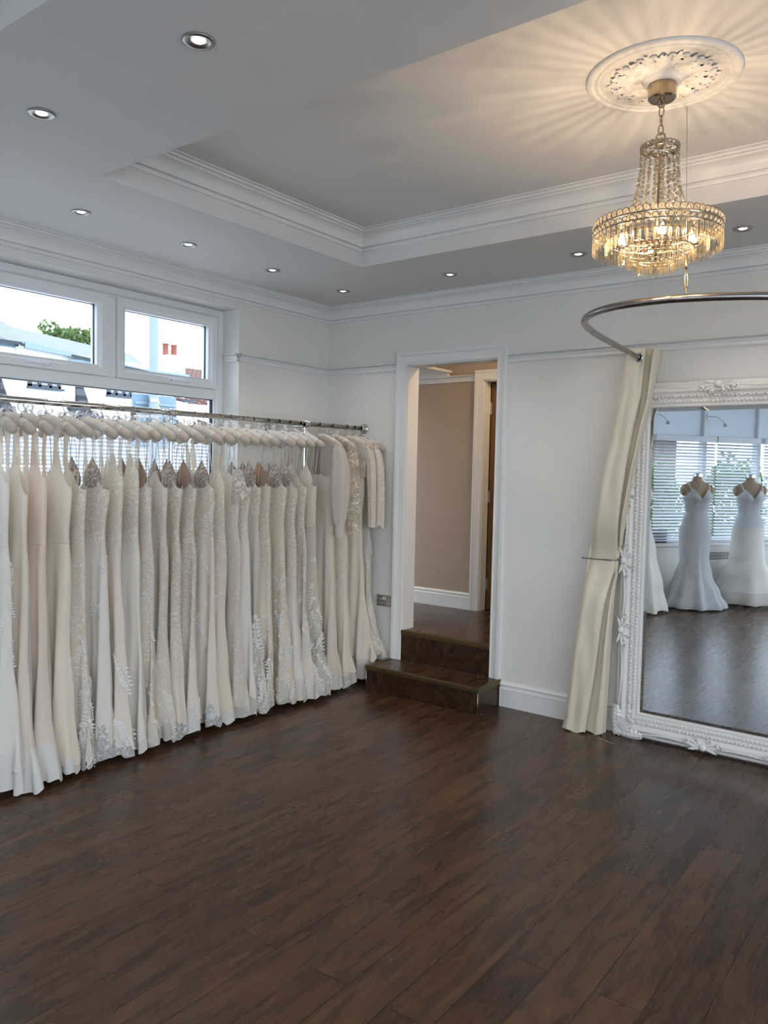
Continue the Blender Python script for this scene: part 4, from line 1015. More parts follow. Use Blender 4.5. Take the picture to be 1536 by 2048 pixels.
def make_gown(i, sp):
    g = Gown(100 + i, **sp.get('shape', {}))
    root = thing('wedding_gown', sp['label'], 'wedding dress', (RX, HY[i], 0), math.radians(HA[i]), 'wedding gowns on the dress rail')
    neck = sp['neck']; bm, skm = sp['bodice'], sp['skirt']; zw = sp.get('waist', 1.20)
    NA = 84; rows = []
    for j in range(15):
        row = []
        for q in range(NA):
            a = 2 * PI * q / NA; z = lerp(g.rim(a, neck), zw, j / 14); row.append(g.P(a, z))
        rows.append(row)
    m = MB(); m.loft(rows); bod = m.build('bodice', bm, root, True)
    m, hemrow = skirt_mesh(g, zw); sk = m.build('skirt', skm, root, True)
    if not sp.get('laceedge'):
        m = MB(); m.tube(hemrow + [hemrow[0]], .0016, 4, False); m.build('hem_edge', skm, sk, True)
    if sp.get('seam', True):
        m = MB(); m.tube([g.P(2 * PI * q / NA, zw, 1.012) for q in range(NA + 1)], .0016, 5, False); m.build('waist_seam', bm, bod, True)
    if sp.get('train', True):
        rr = random.Random(i); rows = []; tz = sp.get('tz', .022); ex = sp.get('tx', .006)
        for j in range(13):
            u = j / 12; row = []
            for q in range(NA):
                a = 2 * PI * q / NA; z = lerp(.50, tz + .022 * abs(math.sin(1.5 * a + i)) + .006 * math.sin(9 * a + i), u)
                p = g.P(a, max(z, g.hem * .9), lerp(.90, .985, u)); p.z = z
                k2 = max(0, u - .5) * 2; p.x += k2 * ex * math.cos(a) + .005 * k2 * math.sin(7 * a + i); p.y += .007 * k2 * math.sin(9 * a + i); row.append(p)
            rows.append(row)
        m = MB(); m.loft(rows); m.build('train', sp.get('trainm', F_UND), root, True)
    if sp.get('cups'):
        yy = -g.tab[0][2] * .55
        for sx in (-1, 1): cup_mesh(sx * .072, yy).build('cup', sp['cups'], root, True)
    HT = lambda x: RZR + hz(x) + .028
    if neck in ('spag', 'off'):
        for sx in (-1, 1):
            m = MB(); zt = 1.64 if sp.get('cups') else 1.575
            m.tube([(sx * .075, -.025, zt), (sx * .085, -.024, lerp(zt, HT(.11), .5)), (sx * .108, -.024, HT(.11) - .03), (sx * .112, 0, HT(.11)), (sx * .108, .024, HT(.11) - .03), (sx * .085, .024, lerp(1.5, HT(.11), .5)), (sx * .07, .024, 1.485)], .0024, 6)
            m.build('strap', sp.get('strapm', F_LOOP), root, True)
            m = MB(); m.tube([(sx * .125, -.01, 1.50), (sx * .140, -.020, 1.66), (sx * .150, -.022, HT(.15) - .03), (sx * .151, 0, HT(.15)), (sx * .15, .022, HT(.15) - .03), (sx * .14, .015, 1.66), (sx * .126, .008, 1.50)], .0016, 5); m.build('hanging_loop', F_LOOP, root, True)
    if neck in ('scoop', 'vee'):
        for sx in (-1, 1):
            m = MB(); c = .120 if neck == 'vee' else .128; w0 = sp.get('strapw', .030); path = []; zt = 1.66
            b = g.tab[0][2]
            for x, y, z, w in ((.105, -b * .9, zt - .07, .040), (.108, -b * .85, zt, .034), (.115, -.03, lerp(zt, HT(c), .45), w0 * 1.15), (c, -.029, HT(c) - .035, w0), (c, -.018, HT(c) - .006, w0), (c, 0, HT(c) + .003, w0), (c, .018, HT(c) - .006, w0), (c, .029, HT(c) - .035, w0), (.115, .03, lerp(zt, HT(c), .45), w0 * 1.15), (.108, b * .85, zt, .034), (.105, b * .9, zt - .07, .040)):
                path.append(((sx * x, y, z), w))
            pp = catmull([p for p, w in path], 4); ww = catmull([(w, 0, 0) for p, w in path], 4)
            m.loft([[(p[0] - w[0] / 2, p[1], p[2]), (p[0] - w[0] / 4, p[1] - .002, p[2]), (p[0] + w[0] / 4, p[1] - .002, p[2]), (p[0] + w[0] / 2, p[1], p[2])] for p, w in zip(pp, ww)], False)
            m.build('strap', sp.get('strapm', bm), root, True)
    if neck == 'off':
        for sx in (-1, 1):
            m = MB(); rows = []
            for j in range(10):
                u = j / 9; rx, ry = lerp(.03, .062, u), lerp(.02, .048, u)
                rows.append([(sx * (.135 + .035 * u) + rx * math.cos(2 * PI * q / 30) * (1 + .1 * u * math.cos(10 * PI * q / 15)), -.015 + ry * math.sin(2 * PI * q / 30), 1.585 - .20 * u + .02 * math.sin(2 * PI * q / 30 + 1) * u) for q in range(30)])
            m.loft(rows); m.build('sleeve', sp['sleeve'], root, True)
    if neck == 'sleeve':
        for sx in (-1, 1):
            m = MB(); rows = []
            for j in range(11):
                x = lerp(.045, .205, j / 10); top = RZR + hz(x); row = []
                b = g.tab[0][2]; zb = 1.545
                for y, z in ((-b, zb), (-b, lerp(zb, top, .5)), (-.0305, top - .01), (-.024, top + .018), (0, top + .0305), (.024, top + .018), (.0305, top - .01), (b, lerp(zb, top, .5)), (b, zb)):
                    f = max(0, (x - .15) / .055) * (.9 if z < top - .02 else 0)
                    row.append((sx * (x - .03 * f), y * (1 - .4 * f), z))
                rows.append(row)
            m.loft(rows, False); m.build('yoke', sp.get('yokem', bm), root, True)
            L_ = sp.get('sl', .60); rows = []; N_ = 30; styl = sp.get('sstyle', 'slim')
            for j in range(25):
                u = j / 24; z = 1.775 - L_ * u
                if styl == 'bishop': rx, ry = .030 + .038 * math.sin(PI * min(1, u / .92)) ** .7, .034 + .030 * math.sin(PI * min(1, u / .92)) ** .7
                elif styl == 'bell': rx, ry = lerp(.036, .050, u), lerp(.036, .046, u)
                else: rx, ry = lerp(.036, .028, u), lerp(.036, .03, u)
                if u < .08: rx *= .55 + 5.6 * u; ry *= .8 + 2.5 * u
                cx_ = .186 + .026 * min(1, u * 4) + .012 * u + .006 * math.sin(3 * u + i); cy_ = -.01 * u
                rows.append([(sx * cx_ + rx * math.cos(t) * (1 + .09 * math.sin(4 * t + 3 * u + i)), cy_ + ry * math.sin(t) * (1 + .09 * math.cos(5 * t + i)), z + (.012 * math.sin(5 * t) * (u > .97) * (styl == 'bell'))) for t in [2 * PI * q / N_ for q in range(N_)]])
            m.loft(rows); s_ = m.build('sleeve', sp['sleeve'], root, True)
            if styl == 'bishop':
                m = MB(); m.loft([[(sx * .224 + .033 * math.cos(t), -.01 + .036 * math.sin(t), z) for t in [2 * PI * q / 24 for q in range(24)]] for z in (1.775 - L_ + .06, 1.775 - L_ - .03)]); m.build('cuff', sp['sleeve'], s_, True)
    if sp.get('app'):
        n, zlo, zhi, size = sp['app']; m = applique(g, n, zlo, zhi, size, i); m.build('lace_applique', F_APPL, root)
    if sp.get('tag'):
        m = MB(); m.box((-.018, -.001, -.07), (.018, .001, 0)); m.xf(Matrix.Translation((.10, -.06, 1.62)) @ Matrix.Rotation(.5, 4, 'Z') @ Matrix.Rotation(.15, 4, 'Y')); tg = m.build('swing_tag', M_TAG, root)
        m = MB(); m.tube([(.10, -.06, 1.62), (.103, -.05, 1.70), (.11, -.02, 1.80)], .0008, 4); m.build('tag_string', F_LOOP, tg)
    return root
A1 = (26, .06, .42, .022); A2 = (46, .06, .95, .024); A3 = (30, .06, .75, .030)
SH = dict
GOWNS = [
 dict(label='white crepe gown with lace side panel, cut by the left picture edge', neck='vee', bodice=F_WHITE, skirt=F_WHITE, app=(10, .5, 1.1, .02), shape=SH(flare=.226, hem=.12)),
 dict(label='plain ivory crepe gown with deep vee neck beside the left picture edge', neck='vee', bodice=F_IVORY, skirt=F_IVORY, trainm=F_UND, tz=.004, tx=.05, shape=SH(Wb=.16, Ww=.155, flare=.218, hem=.085)),
 dict(label='plain blush crepe gown with scooped armhole and broad straps', neck='scoop', bodice=F_BLUSH, skirt=F_BLUSH, trainm=F_UND, tz=.015, tx=.03, shape=SH(Wb=.165, Ww=.155, flare=.218, hem=.07, D=.043)),
 dict(label='plain cream crepe gown with twisted wide straps, last smooth one before the lace gowns', neck='scoop', bodice=F_IVORY, skirt=F_CREAM, trainm=F_UND, strapw=.036, shape=SH(Wb=.17, Ww=.16, Wh=.168, flare=.225, hem=.085, D=.045)),
 dict(label='lace fitted gown beside the plain cream crepe gown, lace scrolls down to its hem', neck='spag', bodice=L_WARM, skirt=L_WARM, trainm=L_HEM, seam=False, laceedge=True, app=(34, .05, .8, .026), shape=SH(flare=.226, hem=.07)),
 dict(label='gown with large brown-lined rose lace cups and a smooth ivory skirt', neck='spag', cups=L_NUDE, bodice=K_HW, skirt=K_HW, waist=1.33, strapm=L_TULLE, app=(12, .75, 1.25, .02), trainm=L_HEM, shape=SH(Wb=.16, flare=.202, hem=.11, D=.045)),
 dict(label='gown with gathered lace bodice and white lace motifs low on its satin skirt', neck='scoop', bodice=K_HI, skirt=K_HI, strapm=L_TULLE, trainm=L_HEM, app=(12, .06, .5, .034), shape=SH(flare=.210, hem=.09)),
 dict(label='white gown with lace bodice fading to a smooth skirt and sheer lace straps', neck='scoop', bodice=K_HW, skirt=K_HW, strapm=L_TULLE, shape=SH(flare=.218, hem=.09)),
 dict(label='all over scroll lace gown with plain brown mesh cups, left of the chrome post', cups=L_MESH, neck='spag', bodice=L_WARM, skirt=L_WARM, waist=1.44, trainm=L_TULLE, laceedge=True, app=(26, .05, .9, .026), shape=SH(flare=.218, hem=.06)),
 dict(label='slim lace gown with an all over embroidered front, left of the brown-cupped pair', neck='spag', bodice=L_FINE, skirt=L_FINE, waist=1.1, seam=False, app=(12, .05, .4, .026), trainm=L_TULLE, shape=SH(flare=.202, hem=.12)),
 dict(label='gown with brown lace cups and cream embroidered skirt beside the chrome post', neck='spag', cups=L_NUDE, bodice=K_LOW, skirt=K_LOW, seam=False, trainm=L_HEM, shape=SH(flare=.202, hem=.12)),
 dict(label='gown with plain nude mesh cups directly right of the chrome post', neck='spag', cups=L_MESH, bodice=K_LOW, skirt=K_LOW, waist=1.25, trainm=F_UND, app=(10, .06, .4, .025), shape=SH(flare=.202, hem=.10)),
 dict(label='gown with pointed brown lace cups and a raised lace trail down its front', neck='spag', cups=L_NUDE, bodice=K_HI, skirt=K_HI, app=(26, .45, 1.3, .024), trainm=L_HEM, shape=SH(Wb=.155, flare=.202, hem=.10)),
 dict(label='cream lace topped gown with high pointed straps, directly left of the flutter sleeved gown', neck='vee', strapw=.012, bodice=K_MID, skirt=K_MID, waist=1.14, shape=SH(flare=.202, hem=.09)),
 dict(label='lace gown with open flutter off-shoulder sleeves', neck='off', sleeve=L_OPEN, bodice=L_FINE, skirt=L_FINE, waist=1.1, seam=False, trainm=L_TULLE, laceedge=True, app=(16, .05, .5, .024), shape=SH(flare=.210, hem=.08)),
 dict(label='white satin gown with lace bodice just right of the flutter sleeves', neck='spag', bodice=K_HW, skirt=K_HW, trainm=L_TULLE, shape=SH(flare=.21, hem=.14)),
 dict(label='lace gown with small brown cups and a dense leaf spray above its hem', neck='spag', cups=L_NUDE, bodice=K_LOW, skirt=L_TULLE, waist=1.3, seam=False, laceedge=True, trainm=L_TULLE, app=(44, .05, .55, .034), shape=SH(flare=.226, hem=.05)),
 dict(label='narrow cream gown with a brown kraft swing tag at its neckline', neck='spag', tag=True, cups=L_MESH, bodice=K_MID, skirt=K_MID, waist=1.15, trainm=L_TULLE, app=(12, .06, .6, .028), shape=SH(flare=.202, hem=.07)),
 dict(label='fitted gown with brown lace cups and bright lace vine down a pale front panel', neck='spag', cups=L_NUDE, bodice=L_YEL, skirt=L_YEL, seam=False, laceedge=True, trainm=L_TULLE, app=A2, shape=SH(flare=.226, hem=.05)),
 dict(label='white fronted gown with brown floral cups and leafy lace spilling at its hem', neck='spag', cups=L_NUDE, bodice=K_MW, skirt=K_MW, waist=1.08, trainm=L_TULLE, app=A1, shape=SH(flare=.226, hem=.06, D=.045)),
 dict(label='thin strapped gown with lace column skirt, second left of the sheer bishop sleeve', neck='spag', bodice=K_LOW, skirt=K_LOW, trainm=F_UND, seam=False, app=A3, shape=SH(flare=.26, hem=.08)),
 dict(label='tulle gown with large leaf lace edge, directly left of the sheer bishop sleeve', neck='spag', cups=F_IVORY, bodice=L_YEL, skirt=L_TULLE, trainm=L_TULLE, laceedge=True, app=(40, .05, .7, .032), shape=SH(flare=.28, hem=.05, D=.05)),
 dict(label='plain gown with sheer chiffon bishop sleeve and cuff', neck='sleeve', sleeve=F_CHIF, sstyle='bishop', sl=.62, bodice=F_IVORY, skirt=F_IVORY, yokem=F_CHIF, trainm=F_UND, shape=SH(flare=.218, hem=.10, D=.05)),
 dict(label='gown with wide sheer sleeve of big white leaf lace', neck='sleeve', sleeve=L_OPEN, sstyle='bell', sl=.63, bodice=K_MID, skirt=K_MID, yokem=L_OPEN, trainm=L_TULLE, app=(12, .7, 1.1, .024), shape=SH(flare=.226, hem=.11, D=.05)),
 dict(label='plain skirted gown with slim lace sleeve, second gown from the back wall', neck='sleeve', sleeve=L_FINE, sl=.60, bodice=K_MID, skirt=F_IVORY, yokem=L_OPEN, trainm=F_UND, tz=.03, shape=SH(flare=.275, hem=.20, D=.045)),
 dict(label='lace edged gown with flared scalloped lace sleeve nearest the back wall', neck='sleeve', sleeve=L_FINE, sstyle='bell', sl=.60, bodice=L_FINE, skirt=L_FINE, yokem=L_OPEN, seam=False, laceedge=True, trainm=L_TULLE, tz=.19, tx=.01, app=(40, .2, 1.2, .024), shape=SH(flare=.29, hem=.21, D=.04, knee=.17)),
]
for i, sp in enumerate(GOWNS): make_gown(i, sp)
HL = ['padded satin hanger at the left picture edge, its hook out of view', 'padded beige hanger holding the deep vee necked crepe gown', 'padded beige hanger holding the plain blush crepe gown', 'padded beige hanger with a twisted wide cream strap over its end',
      'padded hanger holding the lace gown beside the plain cream one', 'padded hanger above the large brown rose lace cups', 'padded hanger holding the gathered lace bodice with sheer straps', 'padded hanger with sheer lace straps, above the white lace bodiced gown',
      'padded hanger above the plain brown mesh cups left of the chrome post', 'padded hanger holding the slim all over lace gown', 'padded hanger at the chrome post, above brown lace cups', 'padded hanger right of the chrome post, above the nude mesh', 'padded hanger above the pointed brown cups with the lace trail',
      'padded hanger holding the cream lace gown left of the flutter sleeves', 'padded hanger above the flutter sleeved gown', 'padded hanger right of the flutter sleeves, above white satin', 'padded white hanger above the small brown cups with leaf sprayed hem', 'padded white hanger with the brown swing tag below it',
      'padded white hanger above the cups with the bright lace vine', 'padded white hanger above the brown floral cups of the white fronted gown', 'padded white hanger just left of the second chrome post', 'padded white hanger below the second clamp, next to the chiffon sleeve', 'padded hanger covered by the sheer chiffon sleeve', 'padded hanger showing through the big leaf lace shoulder',
      'padded hanger under the slim lace sleeve', 'padded hanger under the scalloped lace sleeve nearest the wall', 'bare padded hanger at the very end of the rail by the flange']
for i, (y, a) in enumerate(zip(HY, HA)):
    src = (hg_w, hg_b)[1 if i in (7, 8, 10, 16, 17, 18, 19, 20, 21) else 0]
    first = src in (hg_w, hg_b) and not src.get('label')
    h = src if first else dup(src)
    h.location = (RX, y, RZR + .004 * (y + 1.6) / 1.6); h.rotation_euler = (0, 0, math.radians(HA[i])); tag(h, HL[i], 'hanger', 'padded hangers on the dress rail')
    if i not in (22, 24): make_bow(i).build('ribbon_bow', F_RIB, h, True)

# ------------------------------------------------------------------ mannequins reflected in the mirror
def body_loft(tab, NA=40, n=None):
    rows = []
    for z, w, d, y0 in tab: rows.append([(w * math.cos(t), y0 + d * math.sin(t), z) for t in [2 * PI * k / NA for k in range(NA)]])
    return rows
def make_mannequin(x, y, ang, label):
    r = thing('mannequin', label, 'mannequin', (x, y, 0), ang, 'dress forms at the shop window')
    m = MB(); tab = [(.78, .15, .11, 0), (.86, .175, .13, -.005), (.95, .182, .135, -.01), (1.06, .155, .115, 0), (1.17, .125, .095, .0), (1.27, .138, .105, .01), (1.35, .155, .130, .022), (1.42, .160, .110, .012), (1.47, .172, .088, 0), (1.505, .150, .074, -.008), (1.53, .095, .064, -.012), (1.555, .060, .056, -.010), (1.58, .052, .052, -.006), (1.605, .050, .050, 0)]
    m.loft(body_loft(tab), True, True, True)
    for sx in (-1, 1):
        m.ball((sx * .158, -.005, 1.435), .058, 16, 10, (.75, 1.0, 1.15))
        m.ball((sx * .072, .088, 1.345), .052, 16, 10, (1, .7, 1))
    m.build('torso', M_SKINF, r, True)
    m = MB(); m.lathe([(.0005, 1.645), (.044, 1.643), (.056, 1.634), (.058, 1.600), (.050, 1.597)], (0, 0, 0), 28); m.build('neck_cap', M_CHROME, r, True, 40)
    m = MB(); m.tube([(0, 0, .02), (0, 0, .80)], .016, 12); m.build('pole', M_CHROME, r, True)
    m = MB(); m.box((-.17, -.04, 0), (.17, .04, .022), .006); m.box((-.04, -.17, 0), (.04, .17, .022), .006); m.build('base', M_DARKP, r)
    return r
def make_display_gown(x, y, ang, label, tab, rim, bodm, skm, zw, nf, amp, hem, extra=None, strap=None):
    r = thing('display_gown', label, 'wedding dress', (x, y, 0), ang, 'gowns on dress forms')
    def P(a, z):
        w, d, yo = interp(tab, z); f = max(0, min(1, (zw - .2 - z) / (zw - .2))) ** 1.3
        k_ = 1 + amp * f * (math.cos(nf * a + 1) + .35 * math.cos((2 * nf - 3) * a + z * 2))
        b = 0
        if 1.22 < z < 1.46 and math.sin(a) > 0: b = .028 * math.exp(-((z - 1.345) / .055) ** 2) * math.exp(-((abs(math.cos(a)) * w - .075) / .05) ** 2)
        return Vector((w * math.cos(a) * k_, yo + (d + b) * math.sin(a) * k_, z))
    NA = 96
    m = MB(); m.loft([[P(2 * PI * q / NA, lerp(rim(2 * PI * q / NA), zw, j / 16)) for q in range(NA)] for j in range(17)]); m.build('bodice', bodm, r, True)
    m = MB(); rows = [[P(2 * PI * q / NA, lerp(zw, hem + .012 * math.sin(nf * 2 * PI * q / NA), j / 50)) for q in range(NA)] for j in range(51)]; m.loft(rows); sk = m.build('skirt', skm, r, True)
    m = MB(); m.tube(rows[-1] + [rows[-1][0]], .004, 5, False); m.build('hem_edge', skm, sk, True)
    for sx in ((-1, 1) if strap is None else strap):
        m = MB(); zz = rim(PI / 2 - sx * .62); m.tube(catmull([(sx * .10, .135, zz - .01), (sx * .112, .10, 1.45), (sx * .118, .055, 1.502), (sx * .118, -.03, 1.520), (sx * .11, -.085, 1.46), (sx * .10, -.115, 1.36)], 6), .005 if bodm is not L_BODI else .009, 6); m.build('strap', bodm if bodm is L_BODI else F_WHITE, r, True)
    return r, P
def rim_v(a):
    c = math.cos(a)
    if math.sin(a) > -.15: return 1.335 + .115 * min(1, abs(c) / .5) - .10 * max(0, (abs(c) - .6) / .4)
    return 1.29
F1 = (.6, .8)
def face(fx, fy): return math.atan2(fy, fx) - PI / 2
mans = [(1.44, -5.32, face(.6, .8)), (1.885, -6.03, face(.5, .85)), (.965, -4.60, face(.75, .65))]
ml = ['dress form with chrome neck cap wearing the beaded chevron gown, seen in the mirror', 'dress form wearing the floral lace bodice and satin skirt, at the right in the mirror', 'dress form wearing the plain satin gown beside the mirror frame']
for (x, y, a), l in zip(mans, ml): make_mannequin(x, y, a, l)
T1 = [(1.45, .172, .135, .012), (1.35, .172, .148, .018), (1.27, .145, .112, .01), (1.17, .131, .101, 0), (1.06, .161, .121, 0), (.95, .189, .142, -.01), (.78, .186, .150, -.01), (.58, .168, .150, 0), (.40, .205, .195, -.02), (.18, .290, .270, -.02), (.04, .365, .34, -.03)]
g1, P1 = make_display_gown(*mans[0], 'beaded chevron mermaid gown with soft tulle skirt, left of two in the mirror', T1, rim_v, L_BEAD, L_BEAD, 1.15, 11, .085, .03)
sk_rows = [[P1(2 * PI * q / 96, lerp(.58 + .07 * math.sin(5 * 2 * PI * q / 96) + .04 * math.sin(11 * 2 * PI * q / 96), .02, j / 24)) * 1.0 + Vector((.016 * math.cos(2 * PI * q / 96) * (.08 + j / 12), .016 * math.sin(2 * PI * q / 96) * (.08 + j / 12), 0)) for q in range(96)] for j in range(25)]
m = MB(); m.loft(sk_rows); m.build('tulle_overskirt', F_TULLE, g1, True)
T2 = [(1.45, .172, .135, .012), (1.35, .172, .148, .018), (1.27, .145, .112, .01), (1.17, .131, .101, 0), (1.06, .161, .121, 0), (.95, .190, .144, -.01), (.78, .198, .16, -.01), (.58, .215, .19, 0), (.36, .30, .28, -.01), (.06, .42, .395, -.02)]
g2, P2 = make_display_gown(*mans[1], 'floral lace bodice gown with plain flared satin skirt, right of two in the mirror', T2, rim_v, L_BODI, F_SATIN, .98, 7, .05, .05)
m = MB(); m.loft([[P2(2 * PI * q / 96, z) * 1.0 + Vector((.006 * math.cos(2 * PI * q / 96), .006 * math.sin(2 * PI * q / 96), 0)) for q in range(96)] for z in (.19, .13, .07, .042)]); m.build('hem_band', F_CHIF, g2, True)
T3 = [(1.45, .172, .135, .012), (1.35, .172, .148, .018), (1.27, .145, .112, .01), (1.17, .131, .101, 0), (1.02, .175, .14, 0), (.7, .24, .215, 0), (.3, .32, .30, 0), (.03, .37, .35, 0)]
make_display_gown(*mans[2], 'plain ivory satin gown with deep skirt folds, partly hidden by the mirror frame', T3, rim_v, F_SATIN, F_SATIN, 1.15, 8, .085, .03)

# ------------------------------------------------------------------ outside the windows
gp = MB(); gp.box((-45, -45, -.35), (30, 45, -.13)); struct(gp.build('ground', M_PAVE))['label'] = 'pavement and road outside'
def panel(name, pts, mat, parent=None):
    """flat quad panel with its own local axes (tiles run along local x)"""
    p = [Vector(q) for q in pts]; o = p[0]; X = (p[1] - p[0]).normalized(); N = X.cross(p[-1] - p[0]).normalized(); Y = N.cross(X); M4 = Matrix((X, Y, N)).transposed().to_4x4(); M4.translation = o
    inv = M4.inverted(); loc = [inv @ q for q in p]; n = len(loc)
    m = MB(); m.add([(q.x, q.y, 0) for q in loc] + [(q.x, q.y, -.06) for q in loc], [tuple(range(n)), tuple(range(2 * n - 1, n - 1, -1))] + [(i, n + i, n + (i + 1) % n, (i + 1) % n) for i in range(n)])
    ob = m.build(name, mat)
    if parent: ob.parent = parent; ob.matrix_world = Matrix(); ob.matrix_local = Matrix.Translation(-parent.location) @ M4
    else: ob.matrix_local = M4
    return ob
ho = thing('house', 'white rendered house with grey tiled roof across the road, left of the lamp post', 'house', (-14, 4.5, -.13))
def HB(lo, hi, mat, name, b=0): m = MB(); m.box([a - c for a, c in zip(lo, ho.location)], [a - c for a, c in zip(hi, ho.location)], b); return m.build(name, mat, ho)
HB((-17, 3.3, -.13), (-11.02, 6.35, 3.88), M_RENDER, 'wall'); HB((-17, -1, -.13), (-11.1, 3.3, 3.92), M_RENDER, 'wall')
panel('roof', [(-10.85, 3.30, 3.93), (-10.85, 6.42, 3.70), (-14, 8.05, 4.74), (-14, 4.55, 4.78)], M_SLATE, ho)
panel('roof', [(-10.85, -1.5, 3.95), (-10.85, 3.32, 3.95), (-14, 4.55, 4.80), (-14, -1.5, 4.86)], M_SLATE, ho)
panel('fascia', [(-10.84, 3.38, 3.85), (-10.84, 4.36, 3.80), (-10.84, 4.36, 3.89), (-10.84, 3.38, 3.97)], M_GUTTER, ho)
panel('fascia', [(-10.9, 4.36, 3.66), (-10.9, 5.35, 3.80), (-10.9, 5.35, 3.86), (-10.9, 4.36, 3.74)], M_GUTTER, ho)
panel('fascia', [(-10.9, 5.35, 3.74), (-10.9, 6.42, 3.66), (-10.9, 6.42, 3.73), (-10.9, 5.35, 3.82)], M_GUTTER, ho)
panel('fascia', [(-11.08, -1, 3.80), (-11.08, 3.38, 3.86), (-11.08, 3.38, 3.96), (-11.08, -1, 3.90)], M_GUTTER, ho)
for y0, y1, z0 in ((3.51, 4.19, 3.12), (5.29, 5.90, 3.11)):
    x = -11.01; m = MB(); o = ho.location
    for a, b, c, d in ((y0, y1, z0, z0 + .05), (y0, y1, z0 + .20, z0 + .25), *[(y0 + (y1 - y0) * k_ / 3 - (.0 if k_ == 0 else .03 if k_ < 3 else .06), y0 + (y1 - y0) * k_ / 3 + (.06 if k_ == 0 else .03 if k_ < 3 else 0), z0, z0 + .25) for k_ in range(4)]):
        m.box((x - o.x, a - o.y, c - o.z), (x + .07 - o.x, b - o.y, d - o.z))
    m.box((x - o.x, y0 - .02 - o.y, z0 - .04 - o.z), (x + .12 - o.x, y1 + .05 - o.y, z0 - o.z)); w = m.build('window', M_DGREY, ho)
    m = MB(); m.box((x - o.x, y0 + .05 - o.y, z0 + .04 - o.z), (x + .03 - o.x, y1 - .05 - o.y, z0 + .21 - o.z)); m.build('pane', M_OPAL, w)
panel('slate_hanging', [(-10.95, 4.55, 2.55), (-10.95, 4.95, 2.55), (-10.95, 4.66, 3.34), (-10.95, 4.55, 3.34)], M_HUNG, ho)
panel('slate_hanging', [(-10.95, 2.4, 2.75), (-10.95, 3.12, 2.75), (-10.95, 2.9, 3.40), (-10.95, 2.4, 3.40)], M_HUNG, ho)
panel('porch_roof', [(-10.7, 4.36, 2.60), (-10.7, 5.0, 2.55), (-10.98, 5.0, 2.75), (-10.98, 4.36, 2.80)], M_HUNG, ho)
panel('porch_roof', [(-10.7, 2.1, 2.60), (-10.7, 3.1, 2.60), (-10.98, 3.1, 2.82), (-10.98, 2.1, 2.82)], M_HUNG, ho)
h2 = thing('house', 'white flat fronted house with two chimney pots, right of the lamp post', 'house', (-17, 10.5, -.13)); o = h2.location
def H2(lo, hi, mat, name): m = MB(); m.box([a - c for a, c in zip(lo, o)], [a - c for a, c in zip(hi, o)]); return m.build(name, mat, h2)
H2((-20, 8.6, -.13), (-16, 11.4, 4.42), M_RENDER, 'wall'); H2((-20.1, 8.5, 4.40), (-15.9, 11.5, 4.48), M_GUTTER, 'parapet_coping')
cs = H2((-18.2, 11.85, 4.0), (-17.4, 12.52, 5.28), M_RENDER, 'chimney_stack')
for yy in (12.02, 12.36):
    m = MB(); m.lathe([(.10, 0), (.115, .02), (.10, .06), (.09, .34), (.11, .36), (.11, .40), (.08, .40)], (-17.8 - o.x, yy - o.y, 5.28 - o.z), 14); m.build('chimney_pot', M_TERRA, cs, True)
h3 = thing('house', 'red clay tiled house roof at the right end of the window view', 'house', (-17, 13, -.13)); o = h3.location
m = MB(); m.box((-20 - o.x, 11.5 - o.y, 0), (-16.2 - o.x, 16 - o.y, 3.4 - o.z)); m.build('wall', M_RENDER, h3)
panel('roof', [(-15.9, 10.9, 3.7), (-15.9, 15.5, 3.3), (-18.4, 15.8, 5.35), (-18.0, 12.6, 5.0)], M_RED, h3)
h4 = thing('house', 'red roofed lower house with dark slate side, behind the road sign', 'house', (-13, 9.3, -.13)); o = h4.location
m = MB(); m.box((-15 - o.x, 7.4 - o.y, 0), (-12.1 - o.x, 9.9 - o.y, 3.2 - o.z)); m.build('wall', M_RENDER, h4)
panel('roof', [(-12, 8.75, 2.55), (-12, 9.7, 2.35), (-12.3, 9.7, 3.35), (-12.3, 8.5, 3.38)], M_RED, h4)
m = MB(); m.box((-12.12 - o.x, 8.2 - o.y, 3.22 - o.z), (-12.0 - o.x, 8.5 - o.y, 3.29 - o.z)); m.build('gutter', M_DGREY, h4)
lp = thing('lamp_post', 'tall plain grey lamp post outside the window', 'lamp post', (-6, 2.79, -.13))
m = MB(); m.lathe([(.09, 0), (.09, 1.2), (.072, 1.25), (.070, 6.5), (.0005, 6.5)], (0, 0, 0), 20); m.build('shaft', M_GREYP, lp, True, 40)
m = MB(); m.lathe([(.074, 2.70), (.078, 2.70), (.078, 2.75), (.074, 2.75)], (0, 0, 0), 20); m.lathe([(.074, 2.2), (.078, 2.2), (.078, 2.25), (.074, 2.25)], (0, 0, 0), 20); m.build('sign_clamp', M_NICKEL, lp, True, 40)
m = MB(); m.tube([(0, 0, 6.45), (.2, 0, 6.7), (.8, 0, 6.8)], .05, 10); m.build('lantern_arm', M_GREYP, lp, True)
sg = thing('road_sign', 'back of a grey blue road sign fixed behind the lamp post', 'road sign', (-6.12, 2.90, 2.25))
m = MB(); m.box((-.015, -.41, -.36), (.005, .41, .44), .004); m.build('sign_panel', M_BLUEP, sg)
for z in (.30, -.22):
    m = MB(); m.box((.005, -.37, z - .02), (.03, .37, z + .02), .004); m.build('mounting_rib', M_GUTTER, sg)
m = MB(); m.box((.0055, -.01, .24), (.008, .09, .34)); m.build('sticker', M_YEL, sg)
